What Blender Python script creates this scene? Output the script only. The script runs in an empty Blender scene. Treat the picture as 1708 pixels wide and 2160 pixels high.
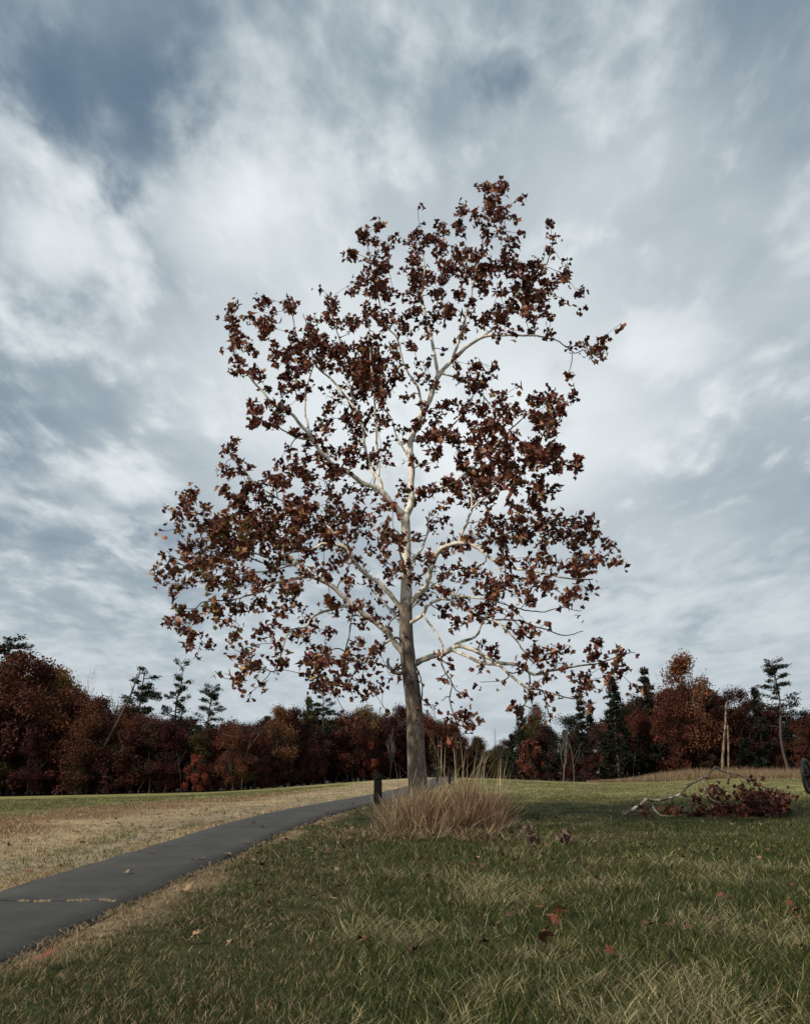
import bpy, math, random
import numpy as np

# ------------------------------------------------------------------ camera, sky, sun, exposure
sc = bpy.context.scene
FPX = 809.0                       # focal length in pixels of an 809 wide picture
PITCH = math.atan(260 / 809.0)
EYE = 1.45
cam_d = bpy.data.cameras.new('camera')
cam_d.sensor_fit = 'HORIZONTAL'; cam_d.sensor_width = 36; cam_d.lens = 36 * FPX / 809
cam_d.clip_start = 0.05; cam_d.clip_end = 6000
cam = bpy.data.objects.new('camera', cam_d)
sc.collection.objects.link(cam)
cam.location = (0, 0, EYE); cam.rotation_euler = (math.pi / 2 + PITCH, 0, 0)
sc.camera = cam
sc.view_settings.view_transform = 'Standard'; sc.view_settings.look = 'None'
sc.view_settings.exposure = 0.0; sc.view_settings.gamma = 1.0
sc.view_settings.use_curve_mapping = False
sc.cycles.use_denoising = True
sc.cycles.max_bounces = 5; sc.cycles.diffuse_bounces = 3; sc.cycles.transmission_bounces = 2

SUN_EL = math.radians(40); SUN_AZ = math.radians(-124)     # azimuth from +Y towards +X
sv = np.array([math.sin(SUN_AZ) * math.cos(SUN_EL), math.cos(SUN_AZ) * math.cos(SUN_EL), math.sin(SUN_EL)])
sun_d = bpy.data.lights.new('sun', 'SUN'); sun_d.energy = 4.0; sun_d.angle = math.radians(2.5)
sun_d.color = (1.0, 0.89, 0.74)
sun = bpy.data.objects.new('sun', sun_d); sc.collection.objects.link(sun)
from mathutils import Vector
sun.rotation_euler = Vector((-sv[0], -sv[1], -sv[2])).to_track_quat('-Z', 'Y').to_euler()
sun.location = (-60, -20, 60)

world = bpy.data.worlds.new('World'); sc.world = world; world.use_nodes = True
WT = world.node_tree; WT.nodes.clear()


def wn(kind, **kw):
    n = WT.nodes.new(kind)
    for k, v in kw.items():
        setattr(n, k, v)
    return n


def wmath(op, a, b=None, c=None, clamp=False):
    n = WT.nodes.new('ShaderNodeMath'); n.operation = op; n.use_clamp = clamp
    for i, x in enumerate((a, b, c)):
        if x is None:
            continue
        if isinstance(x, (int, float)):
            n.inputs[i].default_value = x
        else:
            WT.links.new(x, n.inputs[i])
    return n.outputs[0]


def wsmooth(x, lo, hi, a=0.0, b=1.0):
    n = WT.nodes.new('ShaderNodeMapRange'); n.interpolation_type = 'SMOOTHSTEP'
    WT.links.new(x, n.inputs['Value'])
    n.inputs['From Min'].default_value = lo; n.inputs['From Max'].default_value = hi
    n.inputs['To Min'].default_value = a; n.inputs['To Max'].default_value = b
    return n.outputs[0]


def wnoise(vec, scale, detail, rough, off=(0, 0, 0), dist=0.0):
    m = WT.nodes.new('ShaderNodeVectorMath'); m.operation = 'ADD'
    WT.links.new(vec, m.inputs[0]); m.inputs[1].default_value = off
    n = WT.nodes.new('ShaderNodeTexNoise')
    n.inputs['Scale'].default_value = scale; n.inputs['Detail'].default_value = detail
    n.inputs['Roughness'].default_value = rough; n.inputs['Distortion'].default_value = dist
    WT.links.new(m.outputs[0], n.inputs['Vector'])
    return n


def build_sky():
    tc = wn('ShaderNodeTexCoord')
    sep = wn('ShaderNodeSeparateXYZ'); WT.links.new(tc.outputs['Generated'], sep.inputs[0])
    zz = wmath('ADD', wmath('MAXIMUM', sep.outputs[2], 0.0), 0.14)
    px = wmath('DIVIDE', sep.outputs[0], zz); py = wmath('DIVIDE', sep.outputs[1], zz)
    # cloud deck: one flat layer seen in perspective, streets running away from the viewer
    comb = wn('ShaderNodeCombineXYZ'); WT.links.new(px, comb.inputs[0]); WT.links.new(wmath('MULTIPLY', py, 0.60), comb.inputs[1])
    P = comb.outputs[0]
    warp = wnoise(P, 3.2, 3, 0.5, (3.1, 7.7, 0))
    wv = wn('ShaderNodeVectorMath', operation='MULTIPLY_ADD')
    WT.links.new(warp.outputs['Color'], wv.inputs[0]); wv.inputs[1].default_value = (0.10, 0.10, 0.10); WT.links.new(P, wv.inputs[2])
    PW = wv.outputs[0]
    n1 = wnoise(PW, 5.2, 7, 0.50, SKY_OFF1).outputs['Fac']
    n2 = wnoise(PW, 1.7, 3, 0.5, SKY_OFF2).outputs['Fac']
    n3 = wnoise(PW, 15.0, 5, 0.55, (9, 2, 4)).outputs['Fac']
    cover = wmath('ADD', wmath('MULTIPLY', n1, 0.75), wmath('MULTIPLY', n2, 0.40))
    cover = wmath('ADD', cover, wmath('MULTIPLY', n3, 0.34))
    rag = wmath('ADD', wmath('SUBTRACT', n1, 0.5), wmath('MULTIPLY', wmath('SUBTRACT', n3, 0.5), 0.5))
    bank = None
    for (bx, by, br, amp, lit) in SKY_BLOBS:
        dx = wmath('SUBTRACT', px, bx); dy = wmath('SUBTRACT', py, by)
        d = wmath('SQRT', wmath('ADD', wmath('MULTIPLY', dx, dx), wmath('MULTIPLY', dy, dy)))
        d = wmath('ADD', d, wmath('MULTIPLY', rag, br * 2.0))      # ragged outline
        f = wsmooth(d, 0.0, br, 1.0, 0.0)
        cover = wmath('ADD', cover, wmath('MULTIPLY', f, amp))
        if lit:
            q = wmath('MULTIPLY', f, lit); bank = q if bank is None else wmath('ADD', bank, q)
    t = wsmooth(cover, 0.46, 0.90)
    thick = wmath('ADD', wmath('ADD', wmath('MULTIPLY', n2, 0.35), wmath('MULTIPLY', n1, 0.95)), wmath('MULTIPLY', n3, 0.40))
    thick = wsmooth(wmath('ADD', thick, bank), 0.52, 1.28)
    low = wsmooth(sep.outputs[2], 0.02, 0.42)                          # distant cloud merges into even haze
    t = wmath('ADD', wmath('MULTIPLY', wmath('SUBTRACT', wmath('MULTIPLY_ADD', t, 0.78, 0.22), 0.96), wmath('MULTIPLY_ADD', low, 0.8, 0.2)), 0.96)
    thick = wmath('ADD', wmath('MULTIPLY', wmath('SUBTRACT', thick, 0.52), wmath('MULTIPLY_ADD', low, 0.85, 0.15)), 0.52)
    sky = wn('ShaderNodeTexSky', sky_type='NISHITA')
    sky.sun_disc = False; sky.sun_elevation = SUN_EL; sky.sun_rotation = SUN_AZ
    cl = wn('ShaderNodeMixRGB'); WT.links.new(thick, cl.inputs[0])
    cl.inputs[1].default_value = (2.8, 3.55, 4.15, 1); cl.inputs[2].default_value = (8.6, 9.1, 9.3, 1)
    gap = wn('ShaderNodeMixRGB'); gap.inputs[0].default_value = 0.80
    WT.links.new(sky.outputs[0], gap.inputs[1]); gap.inputs[2].default_value = (0.75, 1.45, 2.2, 1)
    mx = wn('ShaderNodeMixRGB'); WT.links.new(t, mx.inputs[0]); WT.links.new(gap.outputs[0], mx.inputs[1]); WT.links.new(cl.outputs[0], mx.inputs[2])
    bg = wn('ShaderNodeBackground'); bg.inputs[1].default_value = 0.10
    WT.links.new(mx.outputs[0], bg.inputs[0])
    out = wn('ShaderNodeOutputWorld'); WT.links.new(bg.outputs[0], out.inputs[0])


SKY_OFF1 = (2.9, 9.4, 6.0); SKY_OFF2 = (3.7, 6.6, 1.0)
# gaps (negative) and thick banks (positive) of the cloud deck, in the deck's own plane
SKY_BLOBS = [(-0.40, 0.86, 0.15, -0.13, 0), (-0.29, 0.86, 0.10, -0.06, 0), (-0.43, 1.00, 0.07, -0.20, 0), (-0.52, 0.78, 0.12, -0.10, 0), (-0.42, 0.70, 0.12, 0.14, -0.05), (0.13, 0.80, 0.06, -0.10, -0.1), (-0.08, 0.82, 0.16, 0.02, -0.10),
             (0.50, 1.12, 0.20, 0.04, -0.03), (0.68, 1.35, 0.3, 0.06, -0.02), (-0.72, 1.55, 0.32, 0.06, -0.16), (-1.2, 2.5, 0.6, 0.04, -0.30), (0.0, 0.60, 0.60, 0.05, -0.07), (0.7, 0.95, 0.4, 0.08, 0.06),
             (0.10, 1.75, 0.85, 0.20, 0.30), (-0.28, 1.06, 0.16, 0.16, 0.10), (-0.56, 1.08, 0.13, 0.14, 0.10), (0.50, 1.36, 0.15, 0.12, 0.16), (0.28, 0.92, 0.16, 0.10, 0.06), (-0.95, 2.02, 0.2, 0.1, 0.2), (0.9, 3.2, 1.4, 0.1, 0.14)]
build_sky()

# ------------------------------------------------------------------ helpers
C = sc.collection
rng = np.random.default_rng(7)
random.seed(7)
M = {}


def ray(u, v):
    """direction (camera depth 1) through a point of the 1708 x 2160 tracing"""
    x = (u * 809 / 1708 - 404.5) / FPX; w = (512 - v * 1024 / 2160) / FPX
    return np.array([x, math.cos(PITCH) - w * math.sin(PITCH), math.sin(PITCH) + w * math.cos(PITCH)])


def at(u, v, Y):
    d = ray(u, v); return d * (Y / d[1]) + np.array([0, 0, EYE])


def table(xs, zs, lo, hi, sig):
    X = np.linspace(lo, hi, 4001); Z = np.interp(X, xs, zs); d = X[1] - X[0]
    k = int(4 * sig / d); g = np.exp(-.5 * ((np.arange(-k, k + 1) * d) / sig) ** 2); g /= g.sum()
    return X, np.convolve(np.pad(Z, k, mode='edge'), g, 'valid')


BX, BZ = table([-50, 0, 8, 15, 18, 22, 25, 30, 40, 55, 70, 85, 120, 200, 400], [0, 0, .02, .15, .23, .37, .47, .58, .7, .9, 1.08, 1.0, .6, -.5, -2], -50, 420, 2.)
SX, SZ = table([-150, -60, -35, -15, -2.5, 3, 8, 14, 19, 25, 60, 150], [-3, -1.9, -1.66, -1.2, -.3, 0, -.15, -.45, -.35, -.05, 0, 0], -150, 150, 2.)


def terr(x, y):
    x = np.asarray(x, float); y = np.asarray(y, float)
    t = np.clip((y - 15) / 55, 0, 1); s = t * t * (3 - 2 * t)
    return np.interp(y, BX, BZ) + s * np.interp(x, SX, SZ)


def tz(x, y):
    return float(terr(x, y))


def hsh(i, j, s):
    h = (i.astype(np.int64) * 374761393 + j.astype(np.int64) * 668265263 + s * 974634777) & 0x7fffffff
    h = ((h ^ (h >> 13)) * 1274126177) & 0x7fffffff
    return ((h ^ (h >> 16)) & 0xffff) / 65535.0


def vnoise(x, y, scale, seed=0, octv=3):
    tot = 0; amp = 1; nrm = 0; x = np.asarray(x, float) / scale; y = np.asarray(y, float) / scale
    for o in range(octv):
        i = np.floor(x); j = np.floor(y); fx = x - i; fy = y - j
        fx = fx * fx * (3 - 2 * fx); fy = fy * fy * (3 - 2 * fy)
        a = hsh(i, j, seed + o); b = hsh(i + 1, j, seed + o); c = hsh(i, j + 1, seed + o); d = hsh(i + 1, j + 1, seed + o)
        tot = tot + amp * ((a * (1 - fx) + b * fx) * (1 - fy) + (c * (1 - fx) + d * fx) * fy); nrm += amp
        amp *= .5; x = x * 2.03 + 5.3; y = y * 2.03 + 1.7
    return tot / nrm


def sstep(x, a, b):
    t = np.clip((np.asarray(x, float) - a) / (b - a), 0, 1); return t * t * (3 - 2 * t)


def mesh_np(name, V, F, smooth=False, attrs=None):
    """V (n,3); F a list of integer arrays (m,k) of faces; attrs: name -> (n,) or (n,3) per point"""
    me = bpy.data.meshes.new(name)
    V = np.asarray(V, np.float32)
    if not isinstance(F, list):
        F = [F]
    F = [np.asarray(f, np.int32) for f in F if len(f)]
    nl = sum(f.size for f in F); npoly = sum(len(f) for f in F)
    me.vertices.add(len(V)); me.vertices.foreach_set('co', V.ravel())
    me.loops.add(nl); me.loops.foreach_set('vertex_index', np.concatenate([f.ravel() for f in F]))
    st = []; o = 0
    for f in F:
        st.append(o + np.arange(len(f), dtype=np.int32) * f.shape[1]); o += f.size
    me.polygons.add(npoly); me.polygons.foreach_set('loop_start', np.concatenate(st).astype(np.int32))
    if smooth:
        me.polygons.foreach_set('use_smooth', np.ones(npoly, bool))
    me.update(calc_edges=True)
    for k, a in (attrs or {}).items():
        a = np.asarray(a, np.float32)
        if a.ndim == 1:
            me.attributes.new(k, 'FLOAT', 'POINT').data.foreach_set('value', a)
        else:
            c4 = np.ones((len(a), 4), np.float32); c4[:, :3] = a
            me.attributes.new(k, 'FLOAT_COLOR', 'POINT').data.foreach_set('color', c4.ravel())
    return me


class MB:
    """collects geometry for one mesh"""
    def __init__(self):
        self.V = []; self.F = {}; self.A = {}; self.n = 0

    def add(self, V, F, **attrs):
        V = np.asarray(V, float)
        for f in (F if isinstance(F, list) and np.ndim(F[0]) == 2 else [F]):
            f = np.asarray(f, int)
            self.F.setdefault(f.shape[1], []).append(f + self.n)
        self.V.append(V)
        for k, a in attrs.items():
            a = np.asarray(a, float)
            if a.ndim == 0:
                a = np.full(len(V), float(a))
            elif a.ndim == 1 and len(a) == 3 and len(V) != 3:
                a = np.tile(a, (len(V), 1))
            self.A.setdefault(k, []).append(a)
        self.n += len(V)
        return self

    def tube(self, P, R, k=6, cap=True, **attrs):
        P = np.asarray(P, float); n = len(P); R = np.broadcast_to(np.asarray(R, float), (n,))
        T = np.gradient(P, axis=0); T /= np.linalg.norm(T, axis=1)[:, None] + 1e-9
        ref = np.eye(3)[np.argmin(np.abs(T.mean(0)))]
        N = np.cross(T, ref); N /= np.linalg.norm(N, axis=1)[:, None] + 1e-9
        B = np.cross(T, N)
        a = np.arange(k) * 2 * math.pi / k
        V = P[:, None, :] + R[:, None, None] * (np.cos(a)[None, :, None] * N[:, None, :] + np.sin(a)[None, :, None] * B[:, None, :])
        V = V.reshape(-1, 3)
        i = np.arange(n - 1)[:, None] * k; j = np.arange(k)[None, :]; j2 = (j + 1) % k
        F = np.stack([i + j, i + j2, i + k + j2, i + k + j], -1).reshape(-1, 4)
        Fs = [F]
        at2 = {q: (np.repeat(np.asarray(x, float), k) if np.ndim(x) == 1 and len(x) == n else x) for q, x in attrs.items()}
        self.add(V, Fs, **at2)
        if cap:
            o = self.n - n * k
            self.F.setdefault(k, []).append(np.array([[o + q for q in range(k)][::-1], [o + (n - 1) * k + q for q in range(k)]]))
        return self

    def box(self, c, s, rot=None, **attrs):
        v = np.array([[x, y, z] for x in (-.5, .5) for y in (-.5, .5) for z in (-.5, .5)]) * np.asarray(s, float)
        if rot is not None:
            v = v @ np.asarray(rot).T
        F = np.array([[0, 1, 3, 2], [4, 6, 7, 5], [0, 4, 5, 1], [2, 3, 7, 6], [0, 2, 6, 4], [1, 5, 7, 3]])
        return self.add(v + np.asarray(c, float), F, **attrs)

    def mesh(self, name, smooth=False):
        return mesh_np(name, np.concatenate(self.V), [np.concatenate(f) for f in self.F.values()], smooth,
                       {k: np.concatenate(a) for k, a in self.A.items()})


def link(name, me, mat=None, parent=None):
    o = bpy.data.objects.new(name, me)
    C.objects.link(o)
    if me is not None and mat is not None and not me.materials:
        me.materials.append(M[mat])
    if parent is not None:
        o.parent = parent
    return o


def tag(o, label=None, cat=None, group=None, kind=None):
    if label: o['label'] = label
    if cat: o['category'] = cat
    if group: o['group'] = group
    if kind: o['kind'] = kind
    return o


def empty(name, loc, label=None, cat=None, group=None):
    o = bpy.data.objects.new(name, None); C.objects.link(o); o.location = loc; o.empty_display_size = .2
    return tag(o, label, cat, group)


# ------------------------------------------------------------------ materials
class NT:
    def __init__(self, name):
        self.m = bpy.data.materials.new(name); self.m.use_nodes = True; self.t = self.m.node_tree; self.t.nodes.clear()
        M[name] = self.m

    def n(self, kind, **kw):
        n = self.t.nodes.new(kind)
        for k, v in kw.items():
            if k.startswith('i_'):
                n.inputs[k[2:].replace('_', ' ')].default_value = v
            else:
                setattr(n, k, v)
        return n

    def l(self, a, b):
        self.t.links.new(a, b)

    def attr(self, name, out='Color'):
        n = self.n('ShaderNodeAttribute'); n.attribute_name = name; return n.outputs[out]

    def noise(self, scale, detail=5, rough=.55, vec=None, dist=0.0):
        n = self.n('ShaderNodeTexNoise'); n.inputs['Scale'].default_value = scale; n.inputs['Detail'].default_value = detail
        n.inputs['Roughness'].default_value = rough; n.inputs['Distortion'].default_value = dist
        if vec is None:
            if not hasattr(self, 'tc'):
                self.tc = self.n('ShaderNodeTexCoord')
            vec = self.tc.outputs['Object']
        self.l(vec, n.inputs['Vector']); return n.outputs['Fac']

    def ramp(self, x, pts):
        n = self.n('ShaderNodeValToRGB'); self.l(x, n.inputs[0]); e = n.color_ramp.elements
        while len(e) < len(pts):
            e.new(.5)
        for el, (p, c) in zip(e, pts):
            el.position = p; el.color = (c, c, c, 1) if isinstance(c, (int, float)) else (*c, 1)
        return n.outputs[0]

    def mix(self, f, a, b, mode='MIX'):
        n = self.n('ShaderNodeMixRGB', blend_type=mode)
        for i, x in enumerate((f, a, b)):
            if isinstance(x, (int, float)):
                n.inputs[i].default_value = x if i == 0 else (x, x, x, 1)
            elif isinstance(x, tuple):
                n.inputs[i].default_value = (*x, 1)
            else:
                self.l(x, n.inputs[i])
        return n.outputs[0]

    def math(self, op, a, b=None, clamp=False):
        n = self.n('ShaderNodeMath', operation=op); n.use_clamp = clamp
        for i, x in enumerate((a, b)):
            if x is None: continue
            if isinstance(x, (int, float)): n.inputs[i].default_value = x
            else: self.l(x, n.inputs[i])
        return n.outputs[0]

    def done(self, col, rough=.8, bump=None, bs=.3, bd=.02, spec=.25, trans=0.0):
        p = self.n('ShaderNodeBsdfPrincipled')
        if isinstance(col, tuple): p.inputs['Base Color'].default_value = (*col, 1)
        else: self.l(col, p.inputs['Base Color'])
        if isinstance(rough, (int, float)): p.inputs['Roughness'].default_value = rough
        else: self.l(rough, p.inputs['Roughness'])
        p.inputs['Specular IOR Level'].default_value = spec
        if bump is not None:
            b = self.n('ShaderNodeBump'); b.inputs['Strength'].default_value = bs; b.inputs['Distance'].default_value = bd
            self.l(bump, b.inputs['Height']); self.l(b.outputs[0], p.inputs['Normal'])
        o = self.n('ShaderNodeOutputMaterial')
        if trans > 0:
            tr = self.n('ShaderNodeBsdfTranslucent')
            if isinstance(col, tuple): tr.inputs[0].default_value = (*col, 1)
            else: self.l(col, tr.inputs[0])
            ms = self.n('ShaderNodeMixShader'); ms.inputs[0].default_value = trans
            self.l(p.outputs[0], ms.inputs[1]); self.l(tr.outputs[0], ms.inputs[2]); self.l(ms.outputs[0], o.inputs[0])
        else:
            self.l(p.outputs[0], o.inputs[0])
        return self.m


def make_materials():
    t = NT('ground')                                 # zone colour from the mesh, mottled
    c = t.attr('Col')
    f1 = t.ramp(t.noise(3.0, 8, .7), [(.3, .55), (.7, 1.3)])
    f2 = t.ramp(t.noise(38, 5, .7), [(.3, .5), (.7, 1.35)])
    f3 = t.ramp(t.noise(.35, 4, .6), [(.35, .8), (.65, 1.15)])
    c = t.mix(1, t.mix(1, t.mix(1, c, f1, 'MULTIPLY'), f2, 'MULTIPLY'), f3, 'MULTIPLY')
    t.done(c, .95, t.noise(30, 6, .7), .6, .03, .1)

    t = NT('asphalt')
    n = t.noise(60, 5, .8); n2 = t.noise(1.2, 7, .7); n3 = t.noise(95, 3, .7)
    c = t.mix(t.ramp(n2, [(.35, 0), (.68, 1)]), (.029, .029, .027), (.056, .055, .051))
    c = t.mix(t.ramp(n, [(.56, 0), (.68, 1)]), c, (.12, .112, .105))
    c = t.mix(t.ramp(n3, [(.34, 1), (.46, 0)]), c, (.022, .021, .02))
    t.done(c, .86, n, .5, .006, .3)

    t = NT('crack'); t.done((.012, .012, .012), .95)
    t = NT('gravel'); t.done(t.mix(1, t.attr('Col'), t.ramp(t.noise(30, 3), [(.3, .7), (.7, 1.2)]), 'MULTIPLY'), .9)
    t = NT('grass'); t.done(t.attr('Col'), .65, spec=.2, trans=.25)
    t = NT('leaf'); c = t.mix(1, t.attr('Col'), t.ramp(t.noise(9, 4, .6), [(.3, .7), (.7, 1.25)]), 'MULTIPLY'); t.done(c, .6, spec=.25, trans=.22)
    for nm, col in (('leaf_russet', (.15, .052, .026)), ('leaf_tan', (.26, .17, .095)), ('leaf_brown', (.085, .045, .028))):
        t = NT(nm); c = t.mix(t.ramp(t.noise(14, 5, .65), [(.35, 0), (.65, 1)]), tuple(x * .65 for x in col), tuple(min(x * 1.25, 1) for x in col))
        t.done(c, .7, t.noise(60, 3), .4, .004)

    t = NT('bark')                                   # sycamore: plated brown below, peeling to cream above
    tcv = t.n('ShaderNodeTexCoord'); mp = t.n('ShaderNodeMapping'); t.l(tcv.outputs['Object'], mp.inputs[0]); mp.inputs['Scale'].default_value = (1, 1, .42)
    plate = t.noise(13, 7, .75, mp.outputs[0], .6); fine = t.noise(55, 5, .7, mp.outputs[0])
    big = t.noise(3.4, 5, .6, mp.outputs[0], .8)
    brown = t.mix(t.ramp(plate, [(.34, 0), (.62, 1)]), (.048, .037, .029), (.27, .215, .170))
    brown = t.mix(t.ramp(big, [(.56, 0), (.64, 1)]), brown, (.33, .29, .245))
    pale = t.mix(t.ramp(t.noise(7, 5, .6, mp.outputs[0], 1.2), [(.50, 0), (.60, 1)]), (.78, .73, .63), (.42, .36, .28))
    pale = t.mix(t.ramp(fine, [(.28, 1), (.40, 0)]), pale, (.20, .17, .13))
    w = t.math('ADD', t.attr('white', 'Fac'), t.math('MULTIPLY', t.math('SUBTRACT', t.noise(5, 6, .65, mp.outputs[0], .7), .5), 1.5))
    c = t.mix(t.ramp(w, [(.44, 0), (.56, 1)]), brown, pale)
    c = t.mix(t.attr('twig', 'Fac'), c, (.042, .033, .027))
    h = t.math('MULTIPLY', t.math('ADD', plate, t.math('MULTIPLY', fine, .4)), t.ramp(w, [(.44, 1), (.6, .15)]))
    t.done(c, .85, h, .9, .03, .15)

    t = NT('wood_bark'); c = t.mix(t.noise(6, 5, .6), (.035, .027, .022), (.12, .10, .085)); t.done(c, .9)
    t = NT('pale_bark'); c = t.mix(t.noise(5, 5, .6), (.10, .09, .075), (.27, .25, .215)); t.done(c, .85)
    t = NT('snag_wood'); c = t.mix(t.ramp(t.noise(2.5, 5, .6), [(.4, 0), (.6, 1)]), (.07, .05, .036), (.27, .20, .135)); t.done(c, .85)
    t = NT('crown')                                  # woodland foliage, tinted per tree
    oi = t.n('ShaderNodeObjectInfo')
    c = t.mix(1, oi.outputs['Color'], t.attr('Col'), 'MULTIPLY'); t.done(c, .75, spec=.12, trans=.12)
    t = NT('needle'); oi = t.n('ShaderNodeObjectInfo'); c = t.mix(1, oi.outputs['Color'], t.attr('Col'), 'MULTIPLY'); t.done(c, .7, spec=.12)
    t = NT('post_wood'); c = t.mix(t.noise(22, 5, .6), (.002, .002, .002), (.007, .006, .005)); t.done(c, .85, t.noise(40, 4), .4, .01)
    t = NT('black_paint'); c = t.mix(t.noise(12, 5), (.006, .006, .006), (.016, .014, .013)); t.done(c, .55)
    t = NT('iron'); c = t.mix(t.noise(14, 5), (.008, .008, .008), (.02, .019, .018)); t.done(c, .45)
    t = NT('sign_panel'); t.done((.06, .055, .05), .6)


make_materials()

# ------------------------------------------------------------------ ground, path
PC = np.array([(-4.1, -30), (-4.1, -10), (-4.1, 3), (-4.08, 7), (-4.03, 9.5), (-3.93, 12), (-3.72, 15), (-3.42, 19), (-2.9, 23), (-2.12, 26.5), (-1.3, 30), (-.6, 34.5), (.25, 41), (1.05, 48), (1.95, 57), (3.4, 70), (6.2, 90), (11, 120), (18, 160)])
PYX = np.linspace(-30, 160, 2000)
_k = np.exp(-.5 * (np.arange(-30, 31) / 12.) ** 2); _k /= _k.sum()
PXX = np.convolve(np.pad(np.interp(PYX, PC[:, 1], PC[:, 0]), 30, mode='edge'), _k, 'valid')
PHALF = 0.89


def lateral(x, y):
    xc = np.interp(y, PYX, PXX); sl = (np.interp(np.asarray(y) + .5, PYX, PXX) - np.interp(np.asarray(y) - .5, PYX, PXX))
    return (np.asarray(x, float) - xc) / np.sqrt(1 + sl * sl)


def zones(x, y):
    """weights of the ground covers at (x, y)"""
    s = lateral(x, y); n = vnoise(x, y, 1.6, 3, 4) - .5; nb = vnoise(x, y, 5.0, 11, 3) - .5
    sl = -s
    z = {}
    z['path'] = (np.abs(s) < PHALF).astype(float)
    z['dirt'] = sstep(sl + n * 1.2, 1.05, 1.5) * (1 - sstep(sl + n * 1.8, 1.9, 2.9)) * (1 - sstep(y, 26, 36)) * sstep(y, 6, 9)
    z['ldry'] = sstep(sl, .8, .95) * (1 - sstep(sl + n * 3.2 + nb * 2, 4.6, 7.4)) * (1 - z['dirt'])
    z['rust'] = sstep(sl + n * 3, 4.0, 5.6) * (1 - sstep(sl + n * 3, 6.2, 8.2)) * (1 - sstep(y, 40, 55))
    z['verge'] = sstep(s, .8, .9) * (1 - sstep(s + n * 1.0, 1.05, 1.6 - .3 * np.clip((np.asarray(y) - 10) / 20, 0, 1)))
    z['mown'] = sstep(s, .9, 1.6) * (1 - sstep(np.asarray(x) + n * .9, -1.1, -.2)) * (1 - sstep(y, 26, 40))
    z['long'] = sstep(np.asarray(x) + n * .9, -1.1, -.2) * (1 - .75 * sstep(np.asarray(y) + nb * 6, 10.5, 15.5)) * (s > 1)
    z['straw'] = np.clip(sstep(vnoise(x, y, 1.0, 21, 4) + .25 * nb, .45, .68), 0, 1)
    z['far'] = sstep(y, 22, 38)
    return s, z


PAL = dict(straw=(.34, .30, .165), green=(.033, .052, .011), olive=(.125, .128, .036), dry=(.42, .33, .20), rust=(.215, .125, .065),
           brown=(.125, .088, .052), verge=(.30, .225, .135), dirt=(.31, .245, .165), fieldlight=(.31, .29, .12))
PAL = {k: np.array(v) for k, v in PAL.items()}


def ground_colour(x, y):
    s, z = zones(x, y); n = lambda a: np.asarray(a)[..., None]
    c = PAL['green'] * .8 + (PAL['brown'] * .7 - PAL['green'] * .8) * n(.35 + .3 * z['straw'])
    left = n((s < 0) * 1.0)
    fieldL = PAL['olive'] * .75 + (PAL['straw'] - PAL['olive']) * n(.3 * z['straw'])
    c = c * (1 - left) + fieldL * left
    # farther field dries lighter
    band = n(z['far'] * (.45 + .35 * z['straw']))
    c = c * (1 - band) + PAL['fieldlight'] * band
    for k, cc in (('mown', PAL['green'] * .9), ('ldry', PAL['dry'] * .8), ('rust', PAL['rust'] * .8), ('verge', PAL['verge'] * .75), ('dirt', PAL['dirt'])):
        w = n(z[k] * (.55 if k == 'mown' else 1)); c = c * (1 - w) + cc * w
    # leaf litter under the woods
    lit = n(np.clip(wood_mask(x, y), 0, 1)); c = c * (1 - lit) + np.array((.035, .022, .014)) * lit
    return c


def line_Y(u):
    """distance of the wood's edge along a bearing of the tracing"""
    return np.interp(u, [-400, 0, 250, 500, 650, 800, 930, 1020, 1060, 1150, 1300, 1450, 1700, 2100], [82, 77, 74, 73, 78, 88, 100, 112, 92, 72, 71, 73, 70, 64])


def wood_mask(x, y):
    x = np.asarray(x, float); y = np.asarray(y, float)
    u = (x / np.maximum(y * 1.05, 1) * FPX + 404.5) * 1708 / 809
    return sstep(y - line_Y(u), -1.0, 2.0) * (1 - ((u > 1015) & (u < 1065)))


def build_ground():
    def axis(fine, step, far):
        a = list(np.arange(-fine, fine + 1e-6, step)); d = step; p = fine
        while p < far:
            d *= 1.09; p += d; a.append(p); a.insert(0, -p)
        return np.array(a)
    xs = axis(16, .3, 1600)
    ys = [-20.]
    d = 1.0
    while ys[-1] < 2600:
        y = ys[-1]; d = 1.5 if y < 0 else (.3 if y < 32 else d * 1.035)
        ys.append(y + d)
    ys = np.array([-1600., -400, -100, -40] + ys)
    X, Y = np.meshgrid(xs, ys); s = lateral(X, Y)
    Z = terr(X, Y) + (vnoise(X, Y, 1.1, 40, 3) - .5) * .07 * sstep(np.abs(s), 1.0, 2.2) * (1 - sstep(Y, 30, 50))
    Z -= .05 * (np.abs(s) < PHALF + .25) * (Y < 160)
    V = np.stack([X, Y, Z], -1).reshape(-1, 3); nx = len(xs); ny = len(ys)
    i = np.arange(ny - 1)[:, None] * nx; j = np.arange(nx - 1)[None, :]
    F = np.stack([i + j, i + j + 1, i + nx + j + 1, i + nx + j], -1).reshape(-1, 4)
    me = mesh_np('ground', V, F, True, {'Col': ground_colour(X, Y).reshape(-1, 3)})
    tag(link('ground', me, 'ground'), 'grassy field with dry and green patches', kind='structure')


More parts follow.
